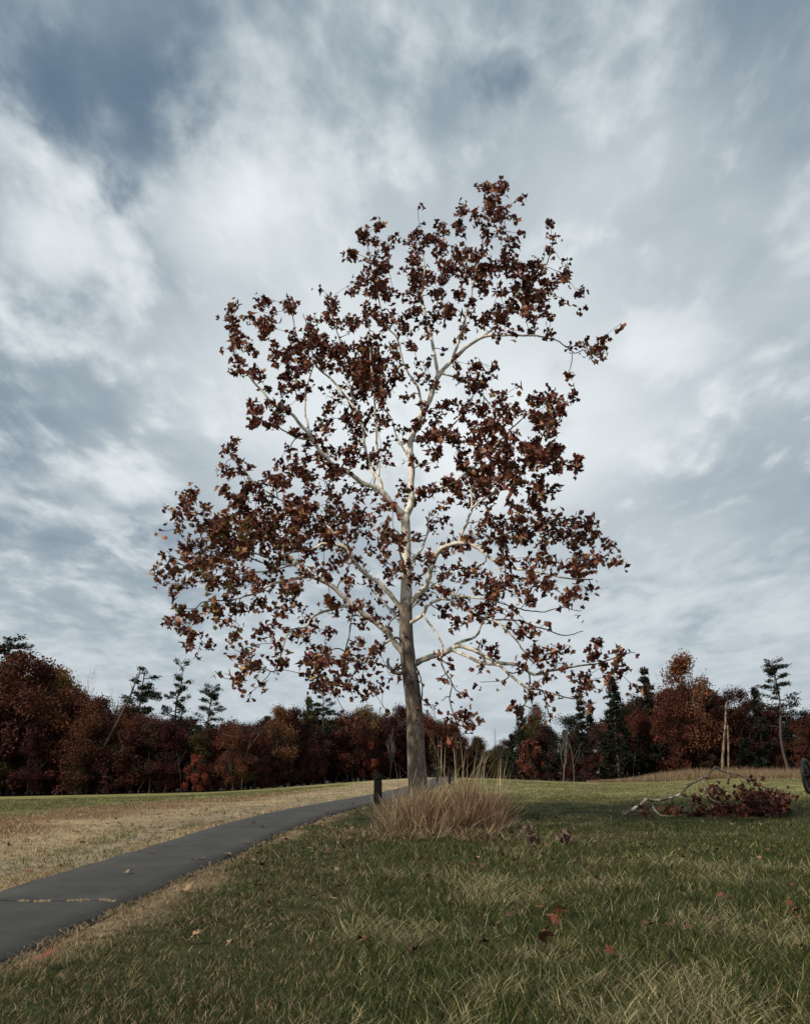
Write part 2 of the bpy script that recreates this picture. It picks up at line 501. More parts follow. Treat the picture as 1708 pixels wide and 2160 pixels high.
def build_path():
    ys = np.concatenate([np.arange(-6, 40, .12), np.arange(40, 120, .5)])
    rows = []; cols = np.array([-1.06, -1, -.6, -.2, .2, .6, 1, 1.06])
    for y in ys:
        xc = np.interp(y, PYX, PXX); sl = np.interp(y + .5, PYX, PXX) - np.interp(y - .5, PYX, PXX)
        nrm = np.array([1, -sl]) / math.hypot(1, sl)
        for c in cols:
            sgn = 1 if c > 0 else -1
            edge = (vnoise(np.array([y * 1.0]), np.array([sgn * 7.0]), .5, 5, 4)[0] - .5) * .10 if abs(c) > .9 else 0
            off = c * PHALF + edge
            p = np.array([xc, y]) + nrm * off
            rows.append((p[0], p[1], tz(p[0], p[1]) + (.012 if abs(c) <= 1 else -.08)))
    V = np.array(rows); k = len(cols); n = len(ys)
    i = np.arange(n - 1)[:, None] * k; j = np.arange(k - 1)[None, :]
    F = np.stack([i + j, i + j + 1, i + k + j + 1, i + k + j], -1).reshape(-1, 4)
    path = tag(link('path', mesh_np('path', V, F, True), 'asphalt'), 'dark asphalt footpath curving past the sycamore', kind='structure')
    # cracks across the asphalt
    def crack(y0, x0, x1, wob, w, seed):
        r = np.random.default_rng(seed); m = MB(); t = np.linspace(0, 1, 40); x = x0 + (x1 - x0) * t
        y = y0 + np.cumsum(r.normal(0, wob, 40)) * .5 + .06 * np.sin(t * 9 + seed); ww = w * (.4 + r.random(40)) * np.minimum(1, 6 * np.minimum(t, 1 - t) + .15)
        A = np.stack([x, y - ww, terr(x, y - ww) + .0165], 1); B = np.stack([x, y + ww, terr(x, y + ww) + .0165], 1)
        V = np.concatenate([A, B]); q = np.arange(39)
        m.add(V, np.stack([q, q + 1, q + 41, q + 40], 1)); link('crack', m.mesh('crack'), 'crack', path)
        return x, y
    cx, cy = crack(9.95, -4.88, -3.2, .035, .010, 1); crack(10.15, -4.85, -4.1, .03, .008, 2); crack(15.6, -4.5, -2.95, .03, .009, 4)
    crack(16.1, -4.0, -2.95, .03, .007, 5); crack(20.8, -4.0, -2.6, .03, .010, 6); crack(8.2, -4.9, -4.2, .03, .007, 8); crack(25.4, -3.1, -1.8, .03, .01, 9)
    # dry grass standing in the crack
    m = MB(); r = np.random.default_rng(3)
    for a, b in ((.10, .16), (.36, .42), (.47, .56), (.68, .80), (.88, 1.0)):
        for q in range(int(110 * (b - a) / .1)):
            tt = a + (b - a) * r.random(); i = int(tt * 39); x = cx[i] + r.normal(0, .01); y = cy[i] + r.normal(0, .012)
            z = tz(x, y) + .012; L = .012 + .018 * r.random(); az = r.random() * 6.3; dx, dy = math.cos(az) * L * .8, math.sin(az) * L * .8
            m.add([(x - .004, y, z), (x + .004, y, z), (x + dx, y + dy, z + L)], [[0, 1, 2]], Col=np.tile(PAL['dry'] * r.uniform(.8, 1.3), (3, 1)))
    tag(link('dry_grass', m.mesh('dry_grass'), 'grass', path), kind='stuff')


# ------------------------------------------------------------------ grass
def blades(x, y, L, W, col, seg, lean, rg, z=None, az=None):
    """vectorised curved blades; seg 1..3"""
    n = len(x); z = terr(x, y) - .01 if z is None else z
    az = rg.random(n) * 6.283 if az is None else az
    fa = rg.random(n) * 3.1416
    H = np.stack([np.cos(az), np.sin(az), np.zeros(n)], 1); S = np.stack([np.cos(fa), np.sin(fa), np.zeros(n)], 1)
    base = np.stack([x, y, z], 1); th = lean
    ts = {1: [0], 2: [0, .55], 3: [0, .38, .74]}[seg]
    out = []
    def pt(t):
        return base + (L * (np.sin(th) * (.35 * t + .65 * t * t)))[:, None] * H + (L * (np.cos(th * .75) * t * (1 - .22 * t * th)))[:, None] * np.array([0, 0, 1.])
    for t in ts:
        p = pt(t); w = (W * (1 - .45 * t))[:, None] * S
        out += [p - w, p + w]
    out.append(pt(1.0)); k = len(out)
    V = np.stack(out, 1).reshape(-1, 3); o = np.arange(n)[:, None] * k; Fs = []
    if seg > 1:
        q = []
        for s_ in range(seg - 1):
            q.append(np.concatenate([o + 2 * s_, o + 2 * s_ + 1, o + 2 * s_ + 3, o + 2 * s_ + 2], 1))
        Fs.append(np.concatenate(q))
    Fs.append(np.concatenate([o + k - 3, o + k - 2, o + k - 1], 1))
    return V, Fs, np.repeat(col, k, axis=0)


def pick(rg, n, *choices):
    """choices: (weight array or number, colour)"""
    w = np.stack([np.broadcast_to(np.asarray(c[0], float), (n,)) for c in choices], 1); w = np.cumsum(w / w.sum(1)[:, None], 1)
    r = rg.random(n)[:, None]; idx = (r > w).sum(1).clip(0, len(choices) - 1)
    return np.stack([c[1] for c in choices])[idx]


def build_grass():
    rg = np.random.default_rng(11); m = MB()
    bands = [(4.3, 8, 330, 11, 3), (8, 13, 175, 11, 3), (13, 20, 90, 9, 2), (20, 34, 34, 8, 1), (34, 62, 8, 8, 1)]
    for (y0, y1, dens, nb, seg) in bands:
        ymid = (y0 + y1) / 2; hw = .52 * y1 + 1.6; n = int(dens * (y1 - y0) * 2 * hw)
        tx = rg.uniform(-hw, hw, n); ty = rg.uniform(y0, y1, n)
        keep = np.abs(tx) < .52 * ty + 1.6; tx, ty = tx[keep], ty[keep]
        s, z = zones(tx, ty)
        pr = 1 - .75 * z['dirt']; pr = pr * (1 - .35 * z['ldry'])
        keep = (rg.random(len(tx)) < pr) & (np.abs(s) > PHALF - .02 + .06 * rg.random(len(tx))) & (wood_mask(tx, ty) < .3)
        tx, ty = tx[keep], ty[keep]; n = len(tx)
        tcol = rg.random(n)
        taz = rg.random(n) * 6.283; spread = .035 + .045 * rg.random(n); sc_ = 1 + .25 * rg.normal(size=n).clip(-1.5, 2)
        idx = np.repeat(np.arange(n), nb); N = len(idx)
        r = np.abs(rg.normal(0, 1, N)) * spread[idx] * (1 if ymid < 14 else (1.6 if ymid < 30 else 3)); a = rg.random(N) * 6.283
        x = tx[idx] + r * np.cos(a); y = ty[idx] + r * np.sin(a)
        s, z = zones(x, y)
        ok = np.abs(s) > PHALF - .03; x, y, idx, a = x[ok], y[ok], idx[ok], a[ok]; s = s[ok]; z = {k: v[ok] for k, v in z.items()}; N = len(x)
        left = s < 0
        st = np.clip(z['straw'] * .55 + .5 * (tcol[idx] - .40), .05, .9)
        L = .062 + .085 * z['long'] * (.55 + .70 * z['straw']) + .02 * left
        L = L * (1 - .1 * z['verge']) * (1 - .1 * z['ldry']) * (1 + .15 * z['mown']) * sc_[idx].clip(.5, 1.7) * rg.uniform(.55, 1.35, N)
        lng = rg.random(N) < .02 * z['long']; L = np.where(lng, L * 1.7, L)
        # colours by cover
        c_long = pick(rg, N, (st, PAL['straw']), (.95 * (1 - st), PAL['green']), (.14, PAL['brown']), (.22 * (1 - st), PAL['olive']))
        c_mown = pick(rg, N, (.22, PAL['brown']), (.62, PAL['green'] * 1.1), (.26, PAL['verge']))
        c_left = pick(rg, N, (.25 + .5 * st, PAL['straw'] * .85), (.7 * (1 - .5 * st), PAL['olive']), (.35 * (1 - st), PAL['green']))
        c_right = pick(rg, N, (.30 * st + .55 * z['far'], PAL['straw'] * .9), (.8 - .45 * z['far'], PAL['green'] * 1.15), (.25 + .8 * z['far'], PAL['olive'] * 1.2), (.12, PAL['brown']))
        col = np.where((z['long'] > rg.random(N))[:, None], c_long, c_right)
        col = np.where((z['mown'] > rg.random(N))[:, None], c_mown, col)
        col = np.where(left[:, None], c_left, col)
        col = np.where((z['rust'] * .8 > rg.random(N))[:, None], pick(rg, N, (1, PAL['rust']), (.5, PAL['dry'])), col)
        col = np.where((z['ldry'] * .92 > rg.random(N))[:, None], pick(rg, N, (1, PAL['dry']), (.3, PAL['rust']), (.10, PAL['olive'])), col)
        col = np.where((z['verge'] * .9 > rg.random(N))[:, None], pick(rg, N, (1, PAL['verge']), (.3, PAL['brown'])), col)
        col = col * (rg.uniform(.55, 1.5, N) * rg.uniform(.8, 1.2, n)[idx])[:, None]
        lean = (.35 + .75 * rg.random(N) + .25 * z['straw'] + .35 * z['verge']).clip(0, 1.45)
        az = np.where(rg.random(N) < .55, a, taz[idx] + rg.normal(0, .7, N))
        W = (.0021 + .0011 * rg.random(N)) * (1 if ymid < 8 else ymid / 8.5)
        V, F, cc = blades(x, y, L, W, col, seg, lean, rg, az=az)
        m.add(V, F, Col=cc)
    tag(link('lawn_grass', m.mesh('lawn_grass'), 'grass'), 'green and straw coloured grass covering the field', 'grass', kind='stuff')


def build_gravel():
    rg = np.random.default_rng(5); m = MB(); n = 4500
    y = 9 + 22 * rg.random(n) ** 1.3; x = np.interp(y, PYX, PXX) - rg.uniform(.95, 3.3, n)
    s, z = zones(x, y); k = rg.random(n) < z['dirt'] * 1.1; x, y = x[k], y[k]; n = len(x)
    r = .008 + .016 * rg.random(n) ** 2; g = terr(x, y)
    o = np.array([[1, 0, 0], [0, 1, 0], [-1, 0, 0], [0, -1, 0], [0, 0, .7], [0, 0, -.5]])
    a = rg.random(n) * 6.28; ca, sa = np.cos(a), np.sin(a)
    J = o[None] * rg.uniform(.6, 1.3, (n, 6, 1))
    V = np.stack([J[..., 0] * ca[:, None] - J[..., 1] * sa[:, None], J[..., 0] * sa[:, None] + J[..., 1] * ca[:, None], J[..., 2]], -1) * r[:, None, None] + np.stack([x, y, g + .004], 1)[:, None, :]
    f = np.array([[0, 1, 4], [1, 2, 4], [2, 3, 4], [3, 0, 4], [1, 0, 5], [2, 1, 5], [3, 2, 5], [0, 3, 5]])
    F = (np.arange(n)[:, None, None] * 6 + f[None]).reshape(-1, 3)
    col = np.repeat(np.array((.24, .20, .155)) * rg.uniform(.45, 1.4, (n, 1)), 6, axis=0)
    m.add(V.reshape(-1, 3), F, Col=col)
    tag(link('gravel', m.mesh('gravel'), 'gravel'), 'loose grey gravel and bare dirt beside the path', 'gravel', kind='stuff')


# ------------------------------------------------------------------ leaves
def leaf_template(simple, curl, fold, droop, seed=0):
    r = np.random.default_rng(seed)
    half = [(0, 1.0), (28, .66), (54, .94), (80, .66), (104, .80), (145, .48)] if simple else \
        [(0, 1.0), (9, .70), (16, .73), (27, .44), (40, .70), (50, .74), (57, .95), (66, .68), (80, .46), (94, .62), (106, .76), (122, .5), (150, .33)]
    pts = [(a, q * r.uniform(.9, 1.1)) for a, q in half] + [(180, .12)] + [(-a, q * r.uniform(.9, 1.1)) for a, q in half[:0:-1]]
    P = np.array([(math.sin(math.radians(a)) * q, math.cos(math.radians(a)) * q + .12, 0) for a, q in pts])
    V = np.vstack([P, [(0, .12, 0)]]); V *= .5
    V[:, 2] = curl * V[:, 0] ** 2 + fold * np.abs(V[:, 0]) - droop * np.maximum(V[:, 1], 0) ** 2 + r.normal(0, .012, len(V))
    n = len(P); c = n
    F = np.array([(i, (i + 1) % n, c) for i in range(n)])
    return V, F


LT = [leaf_template(True, c, f, d, i) for i, (c, f, d) in enumerate([(1.2, .4, 1.0), (-.8, .7, 1.4), (2.0, .5, .5), (.3, -.7, 1.2), (1.6, .9, 1.8), (.6, .2, .6)])]


def rot_frames(Nrm, spin):
    """frames with z = Nrm, spun by angle"""
    Nrm = Nrm / (np.linalg.norm(Nrm, axis=1)[:, None] + 1e-9)
    ref = np.where(np.abs(Nrm[:, 2:3]) < .9, np.array([[0, 0, 1.]]), np.array([[1., 0, 0]]))
    A = np.cross(ref, Nrm); A /= np.linalg.norm(A, axis=1)[:, None]; B = np.cross(Nrm, A)
    c, s = np.cos(spin)[:, None], np.sin(spin)[:, None]
    return A * c + B * s, B * c - A * s, Nrm


def add_leaves(m, P, Nrm, spin, size, col, rg):
    X, Y, Z = rot_frames(Nrm, spin)
    which = rg.integers(0, len(LT), len(P))
    for w, (V, F) in enumerate(LT):
        k = which == w; n = int(k.sum())
        if not n: continue
        W = V[None] * size[k][:, None, None]
        W = W[..., 0:1] * X[k][:, None] + W[..., 1:2] * Y[k][:, None] + W[..., 2:3] * Z[k][:, None] + P[k][:, None]
        m.add(W.reshape(-1, 3), (np.arange(n)[:, None, None] * len(V) + F[None]).reshape(-1, 3), Col=np.repeat(col[k], len(V), axis=0))


LEAFC = dict(dark=(.085, .028, .020), rust=(.18, .056, .034), tan=(.32, .15, .075), olive=(.125, .088, .034), yellow=(.36, .23, .085))
LEAFC = {k: np.array(v) for k, v in LEAFC.items()}

# ------------------------------------------------------------------ the sycamore (traced limbs, each with its own depth)
TREE_Y = 20.0
TRUNK = [(886, 1752, 66), (884, 1735, 57), (882, 1700, 49), (881, 1660, 45), (878, 1600, 42), (874, 1500, 38), (867, 1440, 37), (861, 1395, 35), (857, 1350, 30), (856, 1300, 27), (857, 1240, 24), (857, 1180, 21), (856, 1120, 19), (854, 1086, 19)]
LIMBS = [  # id, parent, depth change at the tip (m, + is away), points (u, v, width)
    ('A', 'T', -1.5, [(854, 1090, 17), (839, 1075, 15), (824, 1060, 14), (811, 1042, 13), (793, 1030, 11), (768, 1020, 10), (746, 1005, 9.5), (725, 995, 9), (703, 982, 9), (677, 953, 8), (658, 926, 7.5), (634, 895, 7), (612, 871, 6.5), (574, 850, 5), (548, 821, 4.5), (517, 787, 3.5), (502, 768, 3), (493, 737, 2.5), (483, 710, 2)]),
    ('A1', 'A', -2.5, [(658, 926, 4), (632, 926, 3.5), (591, 902, 3), (567, 893, 2.5), (531, 874, 2), (519, 852, 1.5)]),
    ('A2', 'A', .5, [(655, 922, 4), (646, 881, 4), (644, 845, 3.5), (646, 816, 3.5), (656, 785, 3), (661, 763, 2.5), (650, 700, 2), (640, 660, 1.5)]),
    ('A3', 'A', 2, [(806, 1038, 9), (800, 1012, 8), (786, 995, 7.5), (776, 972, 7), (769, 942, 6), (763, 893, 5.5), (743, 855, 5), (710, 814, 4.5), (688, 792, 4), (667, 773, 3.5), (630, 720, 3), (615, 660, 2)]),
    ('A4', 'A3', 1, [(798, 1008, 6), (798, 982, 5.5), (796, 947, 5), (793, 878, 4.5), (788, 840, 4), (783, 763, 3.5), (779, 715, 3), (775, 660, 2.5)]),
    ('A5', 'A3', 3, [(747, 860, 3.5), (735, 800, 3), (722, 740, 2.5), (705, 680, 2), (690, 640, 1.5)]),
    ('B', 'T', 1, [(854, 1090, 16), (866, 1060, 14), (867, 1000, 13.5), (866, 945, 13), (872, 915, 12.5), (885, 880, 12.5), (905, 845, 12), (918, 805, 11), (933, 780, 10)]),
    ('B1', 'B', 0, [(931, 783, 8.5), (960, 755, 8), (985, 730, 7), (1020, 712, 6), (1060, 708, 4.5), (1120, 708, 4), (1165, 715, 3), (1200, 735, 2.5), (1212, 747, 2), (1230, 740, 2), (1255, 745, 1.5), (1275, 735, 1.5)]),
    ('B2', 'B', 2.5, [(924, 793, 8), (918, 760, 7), (910, 720, 6.5), (900, 680, 6), (893, 640, 5), (890, 600, 4), (895, 560, 3), (882, 500, 2)]),
    ('B3', 'B1', -.5, [(952, 762, 6.5), (968, 720, 5.5), (975, 690, 5), (990, 640, 4), (1000, 590, 3.5), (1015, 530, 3), (1022, 490, 2.5), (1040, 440, 2)]),
    ('B4', 'B1', 1.5, [(1005, 718, 5), (1050, 685, 4.5), (1070, 650, 4), (1100, 610, 3.5), (1140, 580, 3), (1165, 520, 2)]),
    ('B5', 'B', -1.5, [(890, 870, 6), (883, 825, 5.5), (869, 797, 5), (854, 773, 4.5), (847, 753, 4), (838, 715, 3.5), (816, 690, 3), (804, 655, 2.5), (798, 620, 2.5), (785, 570, 2), (775, 510, 1.5)]),
    ('B6', 'B', 2, [(864, 968, 5), (847, 941, 4), (833, 912, 3.5), (823, 879, 3.5), (809, 857, 3), (816, 833, 2.5), (812, 790, 2)]),
    ('B7', 'B', -2, [(930, 788, 4.5), (960, 795, 4), (985, 803, 3.5), (1010, 825, 3), (1030, 850, 2.5)]),
    ('B8', 'B', -2.5, [(868, 1038, 6), (910, 1035, 5.5), (960, 1015, 5), (1005, 980, 4.5), (1050, 935, 4), (1095, 890, 3), (1150, 845, 2)]),
    ('B9', 'B', 1.5, [(870, 930, 5), (905, 925, 4.5), (950, 900, 4), (985, 860, 3.5), (1005, 815, 2.5)]),
    ('R1', 'T', -2.5, [(858, 1282, 12), (881, 1255, 11.5), (899, 1235, 11), (909, 1207, 10.5), (916, 1177, 10.5), (927, 1161, 10), (944, 1151, 9.5), (968, 1144, 9), (993, 1150, 8), (1017, 1160, 7), (1039, 1183, 6), (1064, 1189, 5.5), (1094, 1199, 5), (1138, 1208, 4.5), (1202, 1221, 3.5), (1250, 1222, 2.5)]),
    ('R1a', 'R1', -1, [(968, 1144, 6), (977, 1119, 6), (986, 1096, 5.5), (993, 1077, 5), (993, 1048, 4.5), (1000, 1000, 4), (1010, 950, 3), (1020, 900, 2)]),
    ('R1b', 'R1a', -3.5, [(993, 1077, 5), (1007, 1061, 4.5), (1057, 1023, 4), (1100, 985, 3.5), (1140, 930, 2.5), (1165, 870, 2)]),
    ('R1c', 'R1', -4, [(903, 1224, 5.5), (930, 1240, 5), (964, 1257, 4.5), (1010, 1262, 4), (1060, 1272, 3), (1130, 1290, 2.5), (1190, 1280, 2)]),
    ('R1d', 'R1', 0, [(1000, 1152, 4.5), (1060, 1130, 4), (1120, 1110, 3.5), (1180, 1095, 2.5), (1230, 1110, 1.5)]),
    ('R3', 'T', -4.5, [(858, 1318, 8), (888, 1300, 8), (898, 1280, 7.5), (914, 1270, 7), (950, 1266, 6), (1008, 1300, 5), (1052, 1315, 4.5), (1074, 1334, 4), (1093, 1359, 3.5), (1122, 1394, 3)]),
    ('R3b', 'R3', -3, [(892, 1294, 5), (913, 1329, 4.5), (933, 1360, 4), (931, 1390, 3.5), (939, 1417, 3.5), (952, 1440, 3), (949, 1465, 3), (952, 1497, 2.5), (964, 1526, 2)]),
    ('R3c', 'R3', -3, [(1030, 1308, 4), (1090, 1308, 3.5), (1140, 1325, 3), (1200, 1340, 2), (1230, 1330, 1.5)]),
    ('R2', 'T', -2, [(868, 1405, 15), (882, 1396, 13), (898, 1387, 12.5), (923, 1377, 12), (951, 1368, 11), (967, 1362, 9), (989, 1368, 8.5), (1020, 1384, 8), (1058, 1400, 7.5), (1090, 1403, 7), (1116, 1419, 6.5), (1138, 1422, 6), (1172, 1413, 5), (1207, 1406, 4), (1260, 1400, 3), (1300, 1385, 2)]),
    ('R2a', 'R2', -3.5, [(951, 1370, 7), (976, 1380, 7), (1020, 1400, 7), (1052, 1406, 6.5), (1080, 1428, 6), (1102, 1444, 5.5), (1115, 1453, 5), (1134, 1455, 4), (1166, 1463, 3.5), (1210, 1475, 2.5)]),
    ('R2b', 'R2a', -3.5, [(1113, 1452, 4), (1112, 1472, 3.5), (1100, 1494, 2.5)]),
    ('R2c', 'R2', .5, [(955, 1366, 7), (967, 1355, 6.5), (992, 1349, 6), (1008, 1336, 5), (1014, 1321, 4), (1030, 1290, 3)]),
    ('R4', 'T', -.6, [(874, 1400, 3), (884, 1420, 2.5), (889, 1440, 2.5), (890, 1473, 2.5), (897, 1482, 2), (915, 1500, 1.5)]),
    ('L2', 'T', -1, [(850, 1290, 11), (822, 1253, 10), (802, 1234, 9.5), (783, 1221, 9), (761, 1202, 8.5), (745, 1179, 8), (732, 1160, 7.5), (716, 1151, 7), (678, 1147, 6), (662, 1160, 5), (623, 1163, 4.5), (579, 1179, 4), (520, 1160, 3), (460, 1120, 2), (430, 1090, 1.5)]),
    ('L2a', 'L2', 1.5, [(735, 1163, 5), (700, 1120, 4.5), (660, 1090, 4), (600, 1060, 3.5), (540, 1020, 3), (490, 960, 2)]),
    ('L2b', 'L2', -3, [(678, 1147, 4), (640, 1180, 4), (590, 1200, 3.5), (520, 1210, 3), (440, 1215, 2.5), (380, 1190, 2)]),
    ('L3', 'T', -2.5, [(852, 1380, 14), (819, 1336, 13), (796, 1317, 12), (770, 1298, 11.5), (745, 1275, 11), (719, 1253, 10), (694, 1234, 9.5), (662, 1218, 8.5), (649, 1215, 8), (614, 1224, 6), (566, 1234, 5), (540, 1250, 4.5), (480, 1265, 3), (430, 1270, 2.5), (390, 1310, 1.5)]),
    ('L3a', 'L3', -4, [(740, 1275, 7), (710, 1282, 6.5), (681, 1291, 6), (658, 1304, 5.5), (646, 1320, 5), (620, 1327, 4.5), (604, 1342, 4), (594, 1368, 3.5), (578, 1416, 2.5), (540, 1405, 2), (510, 1425, 1.5)]),
    ('L3b', 'L3', 0, [(655, 1217, 5), (625, 1195, 4.5), (570, 1190, 4), (510, 1175, 3), (450, 1165, 2.5), (400, 1150, 1.5)]),
    ('L3c', 'L3', -3.5, [(746, 1276, 4), (740, 1310, 3.5), (735, 1350, 3), (720, 1390, 2)]),
    ('L4', 'T', -2.5, [(858, 1368, 5), (838, 1345, 5), (822, 1352, 5), (802, 1365, 5), (780, 1381, 4.5), (767, 1400, 4), (751, 1406, 3.5), (745, 1426, 3), (726, 1448, 2.5), (700, 1440, 1.5)]),
    ('L4a', 'L4', -3, [(770, 1395, 3), (740, 1380, 2.5), (700, 1370, 2.5), (665, 1400, 2)]),
    ('L5', 'T', -.3, [(856, 1420, 9), (838, 1419, 8.5), (826, 1413, 8), (819, 1400, 7), (820, 1388, 5)]),
    ('F1', 'T', -3.5, [(857, 1230, 6), (850, 1190, 5), (840, 1150, 4), (835, 1120, 3)]),
    ('F2', 'T', 4, [(858, 1200, 7), (880, 1170, 6), (900, 1130, 5), (905, 1080, 3.5)]),
    ('F3', 'T', 4, [(855, 1330, 7), (835, 1300, 6), (810, 1270, 5), (790, 1250, 4)]),
    ('F4', 'T', 4.5, [(857, 1290, 7), (880, 1270, 6), (900, 1245, 5), (930, 1230, 3)]),
]
# leaf cover of the crown, tenths, one digit per 41 x 41 cell of the tracing; first cell at (328, 383)
COVER = '''
0000000000000000262000000
0000000000000102362000000
0000000000331164343030000
0000000000352655552230000
0000000000451776677733000
0000010010374654535853000
0002143334353464555641000
0003462544454344442330010
0001446777444311000002400
0000445655653222320000000
0000024421674333741113000
0000055332442344543550000
0000044444632374563460000
0002100245431345566660000
0004310645432244566664000
0104446534223445655520000
1530665735332333334531000
1448877767652141256463300
0468878765345434565656510
3587645445333543344446630
4566565433344455566545300
2455555444444555554543000
3444244334443433332431000
0432344543433332333443400
0100454465543322323433641
0001321266432112112333552
0000200003330112003333400
0000000001320113401110000
0000000000000012000000000
'''.split()


def resample(P, W, D, step):
    """Catmull-Rom through (u,v) with width and depth, returned as 3-D points and radii"""
    P = np.asarray(P, float); n = len(P)
    Q = np.vstack([2 * P[0] - P[1], P, 2 * P[-1] - P[-2]])
    out = []
    for i in range(n - 1):
        p0, p1, p2, p3 = Q[i:i + 4]; k = max(2, int(np.linalg.norm(p2[:2] - p1[:2]) / step))
        t = np.linspace(0, 1, k, endpoint=False)[:, None]
        out.append(.5 * (2 * p1 + (p2 - p0) * t + (2 * p0 - 5 * p1 + 4 * p2 - p3) * t * t + (3 * p1 - p0 - 3 * p2 + p3) * t ** 3))
    out.append(P[-1:]); return np.vstack(out)


def uv3(q, Y0):
    """rows (u, v, width, dY) -> points, radii"""
    P = []; R = []
    for u, v, w, dy in q:
        d = ray(u, v); t = (Y0 + dy) / d[1]; P.append(d * t + np.array([0, 0, EYE])); R.append(max(w, .9) * (809 / 1708) / FPX * t / 2)
    return np.array(P), np.array(R)


def build_sycamore():
    rg = np.random.default_rng(23)
    base = at(884, 1745, TREE_Y)
    root = empty('sycamore_tree', (base[0], TREE_Y, tz(base[0], TREE_Y)), 'tall sycamore with rust-brown leaves, brown lower trunk and peeling white limbs, in tall tan grass', 'tree')
    org = np.array(root.location)
    # traced chains
    chains = {}
    tq = np.array([(u, v, w * (.91 if v > 1380 else 1), 0) for u, v, w in TRUNK], float)
    chains['T'] = (resample(tq, None, None, 9), None)
    for (i, par, dY, pts) in LIMBS:
        q = np.array([(u, v, w, 0) for u, v, w in pts], float)
        pq = chains[par][0]; k = np.argmin(np.hypot(pq[:, 0] - q[0, 0], pq[:, 1] - q[0, 1])); d0 = pq[k, 3]
        L = np.concatenate([[0], np.cumsum(np.hypot(np.diff(q[:, 0]), np.diff(q[:, 1])))]); q[:, 3] = d0 + (dY * .62 - d0) * (L / L[-1]) ** .9
        chains[i] = (resample(q, None, None, 8), par)
    topid = {}
    def top(i):
        p = chains[i][1]
        return i if p in (None, 'T') or i in ('A3', 'B1', 'B2', 'B5', 'R2a') else top(p)
    nodes = []; nuv = []; nrad = []; nid = []; ndir = []
    geo = {}
    for i, (q, par) in chains.items():
        P, R = uv3(q, TREE_Y)
        if i != 'T' and len(P) > 3:                       # natural wobble
            w = rg.normal(0, 1, P.shape); w = (w + np.roll(w, 1, 0) + np.roll(w, -1, 0)) / 3
            f = np.minimum(np.arange(len(P)) / 4., 1)[:, None]; P = P + w * .022 * f
            R = R * (1 + .07 * rg.normal(size=len(R)).clip(-1, 1))
        geo[i] = [P, R]
        if i == 'T':
            sel = np.arange(len(P)) > len(P) * .55
        else:
            sel = np.arange(len(P)) > 3
        T = np.gradient(P, axis=0)
        for p, r, u, d in zip(P[sel], R[sel], q[sel], T[sel] / np.linalg.norm(T[sel], axis=1)[:, None]):
            nodes.append(p); nrad.append(r); nuv.append(u); nid.append(top(i)); ndir.append(d)
    nuv = np.array(nuv)
    # twig tips
    tips = []
    for r, row in enumerate(COVER):
        for c, ch in enumerate(row):
            cov = int(ch) / 10
            if cov <= 0: continue
            nl = -math.log(1 - min(cov, .85)) * LEAF_K * float(np.interp(cov, [.1, .3, .45, .6], [.5, .68, .85, 1.08])) * float(np.interp(r, [16, 20, 24], [1, .74, .66])); nt = nl / 15.0; nt = int(nt) + (rg.random() < nt - int(nt))
            for _ in range(max(nt, 1)):
                u = 328 + 41 * (c + rg.random()); v = 383 + 41 * (r + rg.random())
                k = np.argmin((nuv[:, 0] - u) ** 2 + (nuv[:, 1] - v) ** 2)
                dd = nuv[k, 3] + rg.normal(0, .75)
                tips.append((u, v, float(np.clip(dd, -5.5, 5.5)), max(nl / max(nt, 1), 3)))
    for (u, v, sp, nl) in EXTRA:                          # leaf tufts standing clear of the crown
        k = np.argmin((nuv[:, 0] - u) ** 2 + (nuv[:, 1] - v) ** 2)
        for _ in range(max(1, round(nl / 9))):
            tips.append((u + rg.normal(0, sp), v + rg.normal(0, sp), float(nuv[k, 3] + rg.normal(0, .25)), min(nl, 9)))
    TP = np.array([at(u, v, TREE_Y + d) for u, v, d, _ in tips])
    N3 = np.array(nodes); dist = np.array([np.min(np.linalg.norm(N3 - p, axis=1)) for p in TP]); order = np.argsort(dist)
    cap = len(nodes) + 16000; NB = np.zeros((cap, 3)); NB[:len(nodes)] = N3; cnt = len(nodes)
    nid = list(nid); ndir = list(ndir); nrad = list(nrad); depthpen = list(np.zeros(cnt))
    tw = {}; lv = {}
    for k in order:
        p1 = TP[k]; pen = np.array(depthpen[:cnt])
        dv = p1 - NB[:cnt]; dl = np.linalg.norm(dv, axis=1)
        # prefer to leave a branch forwards and upwards
        al = (dv * np.array(ndir[:cnt])).sum(1) / (dl + 1e-6)
        b = int(np.argmin(dl * (1.25 - .3 * al) + pen)); p0 = NB[b].copy(); L = dl[b]; d0 = np.array(ndir[b])
        nseg = max(3, int(L / .14)); t = np.linspace(0, 1, nseg + 1)[:, None]
        end = (p1 - p0) / (L + 1e-6) * .5 + np.array([0, 0, .55]) + rg.normal(0, .25, 3)
        c1 = p0 + (d0 * .45 + (p1 - p0) / (L + 1e-6) * .4 + rg.normal(0, .22, 3)) * L * .42; c2 = p1 - end * L * .3
        P = (1 - t) ** 3 * p0 + 3 * (1 - t) ** 2 * t * c1 + 3 * (1 - t) * t * t * c2 + t ** 3 * p1
        P[1:-1] += rg.normal(0, .016, (nseg - 1, 3))
        r0 = min(.014 + .010 * L, nrad[b] * .8); R = r0 + (.0075 - r0) * t[:, 0]
        i = nid[b]; tw.setdefault(i, []).append((P, R))
        dd = np.gradient(P, axis=0); dd /= np.linalg.norm(dd, axis=1)[:, None] + 1e-9
        for q in range(1, nseg + 1):
            if cnt < cap:
                NB[cnt] = P[q]; nid.append(i); ndir.append(dd[q]); nrad.append(R[q]); depthpen.append(.06); cnt += 1
        lv.setdefault(i, []).append((P, tips[k]))
